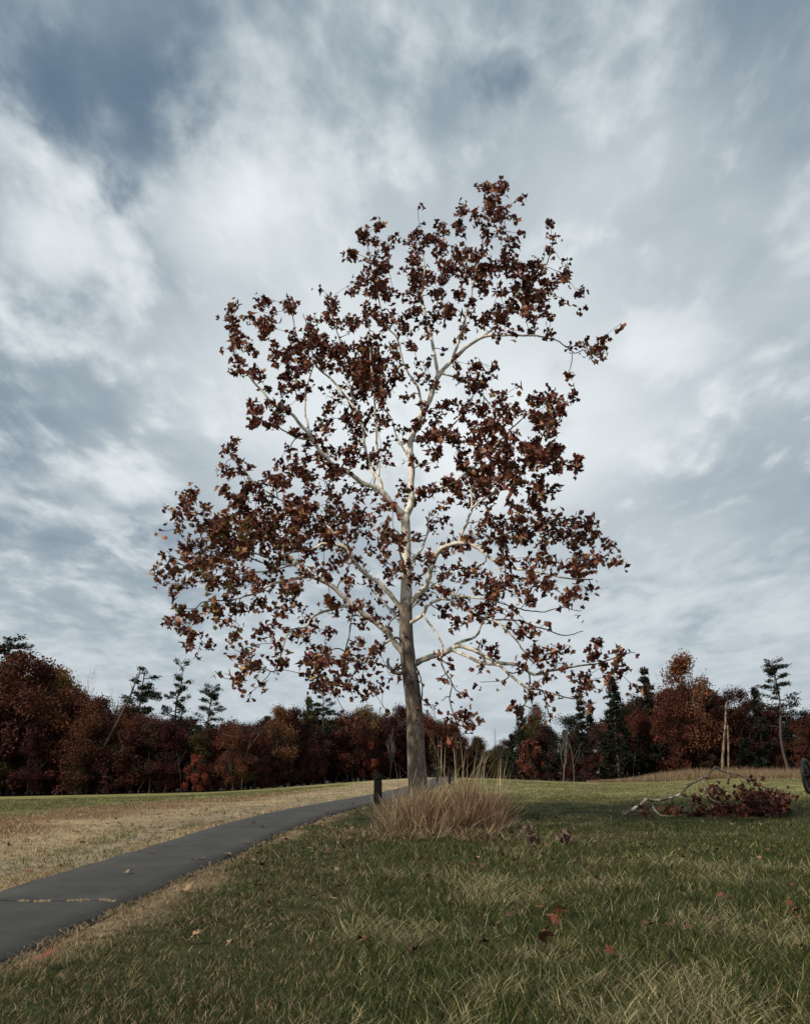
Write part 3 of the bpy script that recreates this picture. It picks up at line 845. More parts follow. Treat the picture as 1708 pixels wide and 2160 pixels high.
    # meshes
    def bark_attr(P, R, trunk=False):
        z = P[:, 2]
        if trunk:
            wh = sstep(z, 4.0, 7.4) * 1.15
        else:
            wh = .52 + .40 * sstep(z, 3.5, 8.5) + .30 * sstep(R, .02, .05) * sstep(z, 3.5, 7)
        return wh, 1 - sstep(R, .011, .028)
    P, R = geo['T']; m = MB(); k = 28; wh, tg = bark_attr(P, R, True)
    m.tube(P - org, R, k, white=wh, twig=tg * 0)
    V = m.V[0]; ax = np.repeat(P - org, k, 0); d = V - ax; ang = np.tile(np.arange(k), len(P))
    bump = (vnoise(ang * .9, np.repeat(P[:, 2], k) * 5, 1.0, 9, 3) - .5) * .09 + .05 * np.cos(ang * 2 * math.pi / k * 3 + 1) * np.exp(-np.repeat(P[:, 2] - P[0, 2], k) / .5)
    m.V[0] = ax + d * (1 + bump)[:, None]
    trunk = link('trunk', m.mesh('trunk', True), 'bark', root)
    # branch scars on the trunk
    for (u, v, s) in ((868, 1440, .085), (881, 1421, .07), (882, 1468, .05), (855, 1345, .06)):
        kP = geo['T'][0]; q = at(u, v, TREE_Y); j = np.argmin(np.linalg.norm(kP - q, axis=1)); r = geo['T'][1][j]
        dirn = q - kP[j]; dirn = dirn - np.array([0, 0, dirn[2]]); lx = np.clip(dirn[0] / r, -.95, .95); nrm = np.array([lx, -math.sqrt(1 - lx * lx), .1])
        c0 = np.array([kP[j][0], kP[j][1], q[2]]) + nrm * r * .93 - org
        m = MB(); m.tube([c0, c0 + nrm * .045, c0 + nrm * .06, c0 + nrm * .035], [s, s * .85, s * .5, s * .25], 10, white=.3, twig=0.0)
        link('knot', m.mesh('knot', True), 'bark', trunk)
    groups = {}
    for i in geo:
        if i != 'T': groups.setdefault(top(i), []).append(i)
    for g, ids in groups.items():
        m = MB()
        for i in ids:
            P, R = geo[i]; wh, tg = bark_attr(P, R); m.tube(P - org, R, 10 if R[0] > .05 else 7, white=wh, twig=tg)
        limb = link('limb', m.mesh('limb', True), 'bark', root)
        if g in tw:
            m = MB()
            for P, R in tw[g]:
                wh, tg = bark_attr(P, R); m.tube(P - org, R, 4, False, white=wh, twig=tg)
            tag(link('twigs', m.mesh('twigs', True), 'bark', limb), kind='stuff')
            Ps = []; Nn = []; cols = []; sz = []
            for P, (u, v, dd, nl) in lv[g]:
                n = int(nl) + (rg.random() < nl % 1)
                f = 1 - .36 * rg.random(n) ** 1.4; L = len(P) - 1; x = f * L; j = np.minimum(x.astype(int), L - 1)
                q = P[j] + (P[j + 1] - P[j]) * (x - j)[:, None] + rg.normal(0, .082, (n, 3)) + np.array([0, 0, -.04])
                Ps.append(q); Nn.append(rg.normal(0, .75, (n, 3)) + np.array([-.15, -.2, .22]))
                ol = (.26 if (u < 640 and v > 1090) else .03) * (1.6 if u < 470 and v > 1150 else 1)
                cols.append(pick(rg, n, (.50, LEAFC['dark']), (.34, LEAFC['rust']), (.09 + .16 * float(sstep(v, 950, 1150)) * (1.5 if u < 850 else .8), LEAFC['tan']), (ol, LEAFC['olive']), (.012 + .1 * ol, LEAFC['yellow'])))
                sz.append(rg.uniform(.12, .245, n) * LEAF_SIZE * (1 - .12 * sstep(v, 1000, 1250)))
            Ps = np.concatenate(Ps); n = len(Ps); m = MB()
            add_leaves(m, Ps - org, np.concatenate(Nn), rg.random(n) * 6.283, np.concatenate(sz), np.concatenate(cols) * rg.uniform(.7, 1.35, (n, 1)), rg)
            tag(link('leaves', m.mesh('leaves'), 'leaf', limb), kind='stuff')
    # squirrel's nest of leaves lodged in the upper crown
    c0 = at(775, 782, TREE_Y + 1.0); n = 420; d = rg.normal(0, 1, (n, 3)); d /= np.linalg.norm(d, axis=1)[:, None]
    rr = .62 * rg.random(n) ** .4; m = MB()
    add_leaves(m, d * rr[:, None] * np.array([.8, .8, 1.05]), d + rg.normal(0, .4, (n, 3)), rg.random(n) * 6.28, rg.uniform(.14, .24, n), pick(rg, n, (.7, LEAFC['dark'] * .9), (.4, LEAFC['rust'])) * rg.uniform(.7, 1.2, (n, 1)), rg)
    nest = link('leaf_nest', m.mesh('leaf_nest'), 'leaf'); nest.location = c0
    tag(nest, 'round dark clump of dead leaves lodged high in the sycamore, like a squirrel nest', 'nest')


EXTRA = [(1272, 733, 10, 24), (1260, 745, 5, 9), (1048, 424, 12, 45), (1028, 428, 8, 22), (978, 448, 7, 20), (876, 478, 10, 36), (938, 480, 8, 16), (365, 1195, 7, 14), (372, 1087, 7, 18), (402, 1045, 8, 22), (485, 668, 9, 27), (560, 645, 9, 24), (615, 645, 10, 22), (690, 632, 9, 24),
         (492, 955, 10, 30), (590, 972, 9, 30), (1166, 505, 7, 22), (1165, 830, 9, 30), (1195, 580, 9, 18), (765, 492, 9, 27), (735, 535, 9, 22), (1015, 775, 10, 24), (390, 1310, 12, 22), (412, 1340, 9, 18), (505, 1425, 8, 18), (515, 1370, 8, 14), (985, 1508, 12, 24), (920, 1495, 6, 7), (1310, 1385, 9, 18), (1250, 1090, 8, 18), (1275, 1140, 8, 18), (700, 1400, 10, 36)]
LEAF_K = 88.0; LEAF_SIZE = .95


# ------------------------------------------------------------------ fallen branch
def build_fallen_branch():
    rg = np.random.default_rng(31); Y0 = 22.6
    cv = lambda x, y: ((1880 + .3513 * x) / 1.46370, (2330 + .3513 * y) / 1.46389)
    spec = [([(110, 545, 26), (200, 487, 24), (270, 447, 22), (330, 392, 22), (400, 405, 22), (500, 387, 20), (590, 367, 19), (640, 330, 18), (700, 272, 17), (770, 232, 17), (840, 197, 16), (890, 150, 15), (940, 107, 15), (975, 140, 13), (1050, 160, 12), (1130, 175, 12), (1200, 210, 10), (1290, 250, 9), (1380, 295, 7), (1470, 300, 5), (1540, 330, 4)], -.3, .4),
            ([(370, 405, 12), (395, 480, 12), (450, 530, 11), (520, 547, 11), (640, 515, 8), (730, 475, 5)], -.1, -.9),
            ([(840, 200, 11), (830, 260, 12), (845, 310, 12), (880, 370, 9), (930, 415, 8), (1000, 430, 7), (1060, 480, 6), (1130, 525, 4)], .05, -.8),
            ([(630, 345, 8), (690, 420, 7), (720, 445, 5), (760, 520, 4)], 0, -.5), ([(845, 307, 8), (960, 297, 6), (1050, 330, 5), (1130, 380, 4), (1250, 440, 3)], -.3, -1.0),
            ([(1130, 180, 6), (1160, 230, 5), (1190, 290, 4), (1240, 380, 3)], .2, -.4), ([(1200, 212, 6), (1260, 300, 5), (1330, 370, 4), (1400, 450, 3)], .2, .9),
            ([(1290, 252, 5), (1360, 340, 4), (1450, 420, 3), (1530, 470, 3)], .25, -.2), ([(560, 372, 5), (540, 440, 4), (560, 500, 3)], 0, -.3), ([(640, 350, 5), (760, 375, 4), (870, 400, 3)], 0, .6),
            ([(430, 420, 4), (340, 465, 3), (290, 490, 2)], 0, -.4)]
    root = None; org = None; allP = []
    for k, (pts, d0, d1) in enumerate(spec):
        q = np.array([(*cv(x, y), w * .29, d0 + (d1 - d0) * i / (len(pts) - 1)) for i, (x, y, w) in enumerate(pts)])
        P, R = uv3(resample(q, None, None, 4), Y0)
        g = terr(P[:, 0], P[:, 1]); P[:, 2] = np.maximum(P[:, 2], g + R * .6)
        if root is None:
            b = P[0]; root = empty('fallen_branch', (b[0], b[1], tz(b[0], b[1])), 'broken grey sycamore branch with clusters of brown leaves lying arched on the grass', 'branch'); org = np.array(root.location)
        m = MB(); R = np.maximum(R, .008) * (1 + .12 * rg.normal(size=len(R)).clip(-1, 1)); m.tube(P - org, R, 8, white=np.full(len(P), .40), twig=(1 - sstep(R, .010, .024)) * .8)
        link('limb' if k == 0 else 'side_branch', m.mesh('limb', True), 'bark', root); allP.append(P[len(P) // 3:])
    allP = np.vstack(allP); m = MB(); tw = MB()
    blobs = [(1350, 400, 210, 105, 330), (1240, 500, 150, 45, 110), (1060, 495, 150, 55, 150), (830, 485, 90, 45, 80), (560, 490, 85, 45, 70), (905, 318, 55, 38, 45), (1530, 430, 75, 105, 140), (800, 370, 40, 30, 16), (320, 490, 30, 15, 10), (1290, 225, 18, 14, 8), (1180, 320, 60, 40, 40), (1000, 400, 90, 40, 30), (1010, 300, 40, 30, 16)]
    for (x, y, rx, ry, n) in blobs:
        for _ in range(max(2, n // 9)):
            a = rg.random() * 6.28; r = math.sqrt(rg.random()); u, v = cv(x + rx * r * math.cos(a), y + 22 + .85 * ry * r * math.sin(a))
            p = at(u, v, Y0 + rg.normal(0, .4) - .2); g = tz(p[0], p[1]); p[2] = max(p[2], g + .06)
            j = np.argmin(np.linalg.norm(allP - p, axis=1)); s0 = allP[j]; t = np.linspace(0, 1, 6)[:, None]
            P = s0 + (p - s0) * t + rg.normal(0, .02, (6, 3)) * t; P[:, 2] = np.maximum(P[:, 2], g + .02)
            tw.tube(P - org, np.linspace(.009, .005, 6), 4, False, white=.3, twig=1.0)
            c = 8; q = p + rg.normal(0, .10, (c, 3)); q[:, 2] = np.maximum(q[:, 2], g + .04)
            add_leaves(m, q - org, rg.normal(0, .8, (c, 3)) + np.array([-.2, -.3, .3]), rg.random(c) * 6.28, rg.uniform(.11, .20, c), pick(rg, c, (.7, LEAFC['dark'] * .9), (.3, LEAFC['rust'] * .8), (.08, LEAFC['tan'] * .7)) * rg.uniform(.7, 1.3, (c, 1)), rg)
    tag(link('twigs', tw.mesh('twigs'), 'bark', root), kind='stuff'); tag(link('leaves', m.mesh('leaves'), 'leaf', root), kind='stuff')


# ------------------------------------------------------------------ tall tan grass round the trunk
def build_bunch_grass():
    rg = np.random.default_rng(41)
    root = empty('bunch_grass', (1.0, 18.6, tz(1.0, 18.6)), 'tall clump of dry russet and straw grass hiding the foot of the sycamore', 'grass clump'); org = np.array(root.location)
    def stems(name, n, bx, by, sx, sy, h0, h1, w, cols, lean, seed, lx=0.0):
        r = np.random.default_rng(seed); m = MB()
        nt = max(8, n // 65); cx = bx + sx * r.uniform(-1, 1, nt); cy = by + sy * r.uniform(-1, 1, nt)
        q = np.hypot((cx - bx) / sx, (cy - by) / sy); cx = bx + (cx - bx) * np.minimum(1, 1 / q); cy = by + (cy - by) * np.minimum(1, 1 / q)
        th = r.uniform(.62, 1.1, nt) * (1 - .35 * np.minimum(q, 1) ** 2); tl = r.normal(0, .35, nt); tc = r.uniform(.7, 1.25, nt)
        i = r.integers(0, nt, n); ra = r.random(n) * 6.283; rr = np.abs(r.normal(0, .10, n)); x = cx[i] + rr * np.cos(ra); y = cy[i] + rr * np.sin(ra)
        L = r.uniform(h0, h1, n) * th[i]; col = pick(r, n, *cols) * (r.uniform(.6, 1.35, n) * tc[i])[:, None]
        ln = np.abs(r.normal(lean, .2, n) + rr * 1.6).clip(.02, 1.1)
        az = np.arctan2(np.sin(ra) * .8 + r.normal(0, .3, n), np.cos(ra) * .8 + lx * 1.6 + tl[i] + r.normal(0, .3, n))
        V, F, cc = blades(x, y, L, np.full(n, w) * r.uniform(.7, 1.3, n), col, 3, ln, r, az=az)
        m.add(V - org, F, Col=cc); tag(link(name, m.mesh(name), 'grass', root), kind='stuff')
    russet = np.array((.34, .215, .13)); tan = np.array((.43, .33, .21)); straw = np.array((.50, .42, .26)); dk = np.array((.14, .075, .045))
    stems('russet_stems', 3600, 1.1, 18.2, 1.15, .8, .6, 1.50, .0062, [(.7, russet * .9), (.4, tan * .9), (.4, dk)], .34, 1, .25)
    stems('straw_stems', 2200, .3, 17.9, .85, .7, .5, 1.4, .0062, [(.5, tan * .9), (.35, straw * .85), (.4, russet), (.25, dk)], .36, 2, .05)
    stems('low_blades', 2800, .8, 17.3, 1.7, .8, .15, .5, .0062, [(.6, tan), (.3, russet * .8), (.55, PAL['green'] * 1.4), (.3, dk)], .8, 3, 0)
    stems('low_blades', 2600, .7, 16.9, 1.9, .8, .07, .30, .0055, [(.4, tan), (.2, russet * .8), (.7, PAL['green'] * 1.4), (.2, dk)], .8, 8, 0)
    stems('seed_stalks', 190, 1.1, 18.6, 1.3, .7, 1.4, 2.4, .0062, [(.6, straw), (.4, tan)], .18, 4, .3)
    stems('seed_stalks', 22, 0.15, 18.3, .7, .6, 1.2, 1.9, .0050, [(.6, straw), (.4, tan)], .25, 5, -.25)
    stems('fringe_blades', 600, 1.9, 18.6, .6, .8, .3, .8, .0058, [(.6, tan), (.6, PAL['olive'])], .5, 6, .3)
    stems('fringe_blades', 1700, -.7, 17.5, 1.0, 1.0, .12, .32, .0060, [(.6, tan * .9), (.3, russet * .8), (.6, PAL['green'] * 1.2)], .6, 7, 0)


def build_small_clumps():
    """dead stalks with curled leaves standing in the grass"""
    for k, (x, y, h, lab) in enumerate(((2.28, 15.4, .36, 'upright withered weed stub wrapped in curled brown leaves in green grass'), (2.95, 16.0, .2, 'small low knot of curled dead leaves beside the withered weed stub'))):
        rg = np.random.default_rng(50 + k); root = empty('dead_weed', (x, y, tz(x, y)), lab, 'dead plant')
        m = MB()
        for _ in range(9):
            a = rg.normal(0, .06, 2); e = np.array([-.12 * h / .36 + rg.normal(0, .05), rg.normal(0, .06), h * rg.uniform(.7, 1.1)])
            t = np.linspace(0, 1, 5)[:, None]; m.tube(np.array([a[0] + .05, a[1], -.03]) * (1 - t) + e * t + rg.normal(0, .012, (5, 3)), np.linspace(.012, .006, 5), 5, white=.2, twig=.4)
        link('stalks', m.mesh('stalks'), 'bark', root)
        m = MB(); n = 26; f = rg.random(n); P = np.stack([.05 - .17 * f * h / .36 + rg.normal(0, .05, n), rg.normal(0, .06, n), h * (.15 + .85 * f)], 1)
        add_leaves(m, P, rg.normal(0, 1, (n, 3)), rg.random(n) * 6.28, rg.uniform(.08, .17, n), pick(rg, n, (.5, np.array((.10, .06, .042))), (.4, np.array((.20, .125, .085)))), rg)
        tag(link('leaves', m.mesh('leaves'), 'leaf', root), kind='stuff')


# ------------------------------------------------------------------ posts, signs, cannon
def build_posts():
    b = (-.86, 27.3); root = empty('trail_post', (b[0], b[1], tz(*b)), 'thick black square wooden post with slanted top between path and sycamore', 'post')
    w = .13; h0, h1 = 1.03, .88; m = MB()
    V = np.array([(-w, -w, -.15), (w, -w, -.15), (w, w, -.15), (-w, w, -.15), (-w, -w, h0), (w * .9, -w, h1), (w * .9, w, h1), (-w, w, h0)])
    m.add(V, np.array([[0, 3, 2, 1], [4, 5, 6, 7], [0, 1, 5, 4], [1, 2, 6, 5], [2, 3, 7, 6], [3, 0, 4, 7]])); me = m.mesh('shaft')
    o = link('shaft', me, 'post_wood', root); bv = o.modifiers.new('bevel', 'BEVEL'); bv.width = .012; bv.segments = 2
    m = MB(); rot = np.array([[math.cos(.137), 0, math.sin(.137)], [0, 1, 0], [-math.sin(.137), 0, math.cos(.137)]])
    m.box((-.004, 0, (h0 + h1) / 2 + .012), (2 * w * 1.03, 2 * w * 1.06, .02), rot); link('cap', m.mesh('cap'), 'post_wood', root)
    m = MB(); m.box((0, -w - .004, .78), (.12, .008, .10)); link('plate', m.mesh('plate'), 'post_wood', root)
    # wayside exhibit and marker along the far path
    x, y = 1.86, 49.2; root = empty('wayside_sign', (x, y, tz(x, y)), 'small dark wayside sign with tilted panel beside the far path', 'sign')
    m = MB(); m.box((0, 0, .42), (.10, .10, .94)); link('leg', m.mesh('leg'), 'post_wood', root)
    m = MB(); c, s = math.cos(-.45), math.sin(-.45); m.box((.12, 0, .95), (.55, .35, .05), np.array([[c, 0, s], [0, 1, 0], [-s, 0, c]])); link('panel', m.mesh('panel'), 'sign_panel', root)
    x, y = 2.62, 50.2; root = empty('marker_post', (x, y, tz(x, y)), 'slim weathered marker post past the tilted wayside sign', 'post')
    m = MB(); m.box((0, 0, .36), (.15, .15, .86)); link('shaft', m.mesh('shaft'), 'post_wood', root)
    m = MB(); m.box((0, 0, .81), (.19, .19, .04)); link('cap', m.mesh('cap'), 'post_wood', root)


def build_cannon():
    cx, cy = 18.1, 36.6; root = empty('field_cannon', (cx, cy, tz(cx, cy)), 'dark field cannon with tall spoked wooden wheels on the grass', 'cannon')
    R = .74; root.rotation_euler = (0, 0, math.radians(-38))
    # local: axle along x, barrel towards -y
    def wheel(sx):
        xc = sx * .78
        ring = lambda r, rr, k: (np.stack([np.full(49, xc), np.cos(np.linspace(0, 2 * math.pi, 49)) * r, R + np.sin(np.linspace(0, 2 * math.pi, 49)) * r], 1))
        w = MB(); a = np.linspace(0, 2 * math.pi, 49)
        for (r0, r1, hw, nm) in ((R - .13, R - .015, .05, 'rim'),):
            prof = [(r0, -hw), (r1, -hw), (r1, hw), (r0, hw)]
            V = np.array([[xc + o, math.cos(t) * r, R + math.sin(t) * r] for t in a[:-1] for r, o in prof]); F = []
            for i in range(48):
                for j in range(4):
                    F.append((i * 4 + j, i * 4 + (j + 1) % 4, ((i + 1) % 48) * 4 + (j + 1) % 4, ((i + 1) % 48) * 4 + j))
            w.add(V, np.array(F))
        wh = link('wheel', w.mesh('wheel'), 'black_paint', root)
        t = MB(); prof = [(R - .015, -.054), (R, -.054), (R, .054), (R - .015, .054)]
        V = np.array([[xc + o, math.cos(q) * r, R + math.sin(q) * r] for q in a[:-1] for r, o in prof])
        t.add(V, np.array([(i * 4 + j, i * 4 + (j + 1) % 4, ((i + 1) % 48) * 4 + (j + 1) % 4, ((i + 1) % 48) * 4 + j) for i in range(48) for j in range(4)])); link('tyre', t.mesh('tyre'), 'iron', wh)
        h = MB(); h.tube([(xc - .17, 0, R), (xc - .1, 0, R), (xc, 0, R), (xc + .1, 0, R), (xc + .17, 0, R)], [.07, .11, .13, .11, .07], 16); link('hub', h.mesh('hub', True), 'black_paint', wh)
        s0 = MB(); s0.tube([(0, 0, .10), (0, 0, .38), (0, 0, R - .09)], [.030, .024, .022], 6); me = s0.mesh('spoke')
        for i in range(14):
            s = link('spoke', me, 'black_paint', wh); s.location = (xc, 0, R); s.rotation_euler = (2 * math.pi * (i + .5) / 14, 0, 0)
    wheel(-1); wheel(1)
    m = MB(); m.box((0, 0, R), (1.5, .14, .15)); link('axle', m.mesh('axle'), 'black_paint', root)
    for sx in (-.15, .15):
        m = MB(); V = [(sx + d, y, z) for d in (-.04, .04) for y, z in ((-.3, R + .02), (.3, R), (.3, R + .3), (-.35, R + .33))]
        m.add(V, np.array([[0, 1, 2, 3], [7, 6, 5, 4], [0, 4, 5, 1], [1, 5, 6, 2], [2, 6, 7, 3], [3, 7, 4, 0]])); link('cheek', m.mesh('cheek'), 'black_paint', root)
    m = MB(); m.tube([(0, -.1, R + .02), (0, 1.0, .45), (0, 2.1, .07)], [.13, .11, .08], 4); link('trail', m.mesh('trail'), 'black_paint', root)
    m = MB(); y = np.array([.62, .60, .52, .46, .44, 0, -.02, -.06, -.6, -1.05, -1.1, -1.16, -1.17, -1.1]); r = np.array([.03, .05, .05, .13, .155, .15, .16, .14, .12, .105, .125, .12, .06, .058])
    m.tube(np.stack([np.zeros(len(y)), y, R + .33 - .0 * y], 1), r, 20); link('barrel', m.mesh('barrel', True), 'iron', root)


# ------------------------------------------------------------------ fallen leaves
def build_fallen_leaves():
    rg = np.random.default_rng(61); meshes = {}
    par = [(1.3, .1, .2), (-.9, .35, .5), (.7, -.3, .5), (1.8, .1, -.5), (.4, .4, .9), (-1.2, -.1, .6)]
    for mat in ('leaf_russet', 'leaf_tan', 'leaf_brown'):
        for i, (c, f, d) in enumerate(par):
            V, F = leaf_template(False, c, f, d, 70 + i); V = V.copy(); V[:, 2] -= V[:, 2].min()
            st = MB(); st.add(V, F); st.tube([(0, .06, V[-1, 2]), (0, -.12, V[-1, 2] + .02), (.03, -.3, .03)], [.011, .008, .007], 4)
            me = st.mesh('fallen_leaf'); me.materials.append(M[mat]); meshes[(mat, i)] = me
    word = {'leaf_russet': 'russet', 'leaf_tan': 'pale tan', 'leaf_brown': 'dark brown'}
    def drop(x, y, size, mat, label, group, lift=0.0, tilt=.35):
        s = float(lateral(x, y)); onpath = abs(s) < PHALF
        o = link('fallen_leaf', meshes[(mat, int(rg.integers(0, 6)))]); o.location = (x, y, tz(x, y) + (.014 if onpath else .03 + lift))
        o.rotation_euler = (rg.normal(0, tilt if not onpath else .08), rg.normal(0, tilt if not onpath else .08), rg.random() * 6.28); o.scale = (size,) * 3
        tag(o, label, 'leaf', group)
    def hit(u, v):
        d = ray(u, v); T = np.linspace(3, 200, 20000); P = d[:, None] * T; g = P[2] + EYE - terr(P[0], P[1]); i = np.argmax(g < 0); return P[0, i], P[1, i]
    # the ones the photograph shows singly
    single = [(358, 1985, .26, 'leaf_russet', 'large russet leaf alone in the short grass, lobes curling up'), (96, 2050, .24, 'leaf_russet', 'russet leaf in the brown grass close to the path edge'),
              (475, 1806, .24, 'leaf_tan', 'big crumpled tan leaf resting on the path edge'), (1152, 2012, .26, 'leaf_russet', 'large russet leaf lying open among long straw grass'),
              (1160, 1966, .2, 'leaf_russet', 'folded russet leaf just behind the large open one in long grass'), (560, 1925, .2, 'leaf_tan', 'ragged pale leaf in the mown grass beside the tufts'),
              (395, 1905, .2, 'leaf_tan', 'pale tan leaf with pointed lobes near the brown verge'), (368, 1893, .17, 'leaf_tan', 'rounded pale tan leaf at the rim of the brown verge'),
              (1180, 1938, .2, 'leaf_russet', 'small upright russet leaf stuck in dark green grass'), (1295, 2040, .2, 'leaf_russet', 'russet leaf half sunk in the straw tufts'), (132, 1955, .1, 'leaf_brown', 'small curled leaf alone on the near asphalt'),
              (1250, 1850, .2, 'leaf_brown', 'curled brown leaf in the bright straw patch'), (1015, 2010, .16, 'leaf_brown', 'thin upright brown leaf in the tufted grass'), (1075, 1770, .2, 'leaf_brown', 'brown leaf leaning by the foot of the tall tan grass')]
    for u, v, s, mat, lab in single:
        x, y = hit(u, v); drop(x, y, s * 1.0, mat, lab, None, .05)
    zonesd = [('path', 16, ' leaf lying flat on the asphalt path', 'leaves on the asphalt path'), ('verge', 26, ' leaf on the dry verge right of the path', 'leaves on the dry verge'),
              ('dirt', 34, ' leaf on the gravel and straw left of the path', 'leaves beside the gravel'), ('near', 44, ' leaf caught in the near long grass', 'leaves in the long grass'), ('far', 66, ' leaf scattered on the green lawn under the sycamore', 'leaves on the lawn under the tree'),
              ('mown', 22, ' leaf in the short mown grass along the verge', 'leaves in the mown grass')]
    for zn, n, lab, grp in zonesd:
        for _ in range(n):
            mat = ['leaf_russet', 'leaf_tan', 'leaf_brown'][int(rg.choice(3, p=[.38, .27, .35]))]
            if zn == 'path': y = rg.uniform(12, 27); x = np.interp(y, PYX, PXX) + rg.uniform(-.7, .8)
            elif zn == 'verge': y = 9 + 17 * rg.random(); x = np.interp(y, PYX, PXX) + rg.uniform(.95, 1.7)
            elif zn == 'dirt': y = 11.5 + 13 * rg.random(); x = np.interp(y, PYX, PXX) - rg.uniform(1.0, 4.4)
            elif zn == 'near': y = 6 + 7.5 * rg.random(); x = rg.uniform(-.4, .5 * y)
            elif zn == 'far': y = 13 + 14 * rg.random(); x = rg.uniform(1.2, .47 * y + 1)
            else: y = 7 + 9 * rg.random(); x = rg.uniform(np.interp(y, PYX, PXX) + 1.7, -.3)
            drop(float(x), float(y), rg.uniform(.10, .165), mat, word[mat] + lab, word[mat] + ' ' + grp, {'near': .07, 'far': .03}.get(zn, .02), .3)


# ------------------------------------------------------------------ woodland
def leaf_cloud(rg, cen, rad, n, size, flat=.8, jit=.25, up=.35):
    """n small bent leaf faces scattered through lobes"""
    k = rg.integers(0, len(cen), n); d = rg.normal(0, 1, (n, 3)); d /= np.linalg.norm(d, axis=1)[:, None]
    r = rg.random(n) ** .45; P = cen[k] + d * (r * rad[k])[:, None] * np.array([1, 1, flat]); P += rg.normal(0, jit * .09, (n, 3))
    X, Y, Z = rot_frames(rg.normal(0, .7, (n, 3)) + d * .5 + np.array([0, 0, up]), rg.random(n) * 6.28)
    s = size * rg.uniform(.6, 1.4, n)[:, None]
    V = np.stack([P - X * s, P + Y * s * .62 + Z * s * .25, P + X * s, P - Y * s * .62 + Z * s * .12], 1).reshape(-1, 3)
    F = np.arange(n)[:, None] * 4 + np.array([[0, 1, 2, 3]])
    cl = rg.uniform(.72, 1.28, len(cen))[k] * rg.uniform(.65, 1.4, n)
    tint = np.stack([cl, cl * rg.uniform(.8, 1.2, n), cl * rg.uniform(.8, 1.15, n)], 1)
    return V, F, np.repeat(tint, 4, axis=0)


def branchy(rg, m, p, d, L, r, lev, maxlev, tips, up=.15, spread=.55, nb0=7):
    n = 6; P = [p]; dd = d / np.linalg.norm(d)
    for _ in range(n):
        dd = dd + rg.normal(0, .11, 3) + np.array([0, 0, up * .25]); dd /= np.linalg.norm(dd); P.append(P[-1] + dd * L / n)
    P = np.array(P); R = np.linspace(r, r * .5, n + 1); m.tube(P, R, 6 if lev == 0 else 4, False)
    tips.append(P[-1])
    if lev < maxlev:
        for k in range(int(rg.integers(3, 5)) if lev else nb0):
            f = rg.uniform(.35, 1) if lev else rg.uniform(.32, 1.0); i = min(int(f * n), n - 1)
            s = rg.normal(0, 1, 3); s -= s.dot(dd) * dd; s /= np.linalg.norm(s)
            nd = dd * (1 - spread * .55) + s * spread + np.array([0, 0, up]); branchy(rg, m, P[i], nd, L * rg.uniform(.42, .62), R[i] * .62, lev + 1, maxlev, tips, up, spread)


PROTO = {}


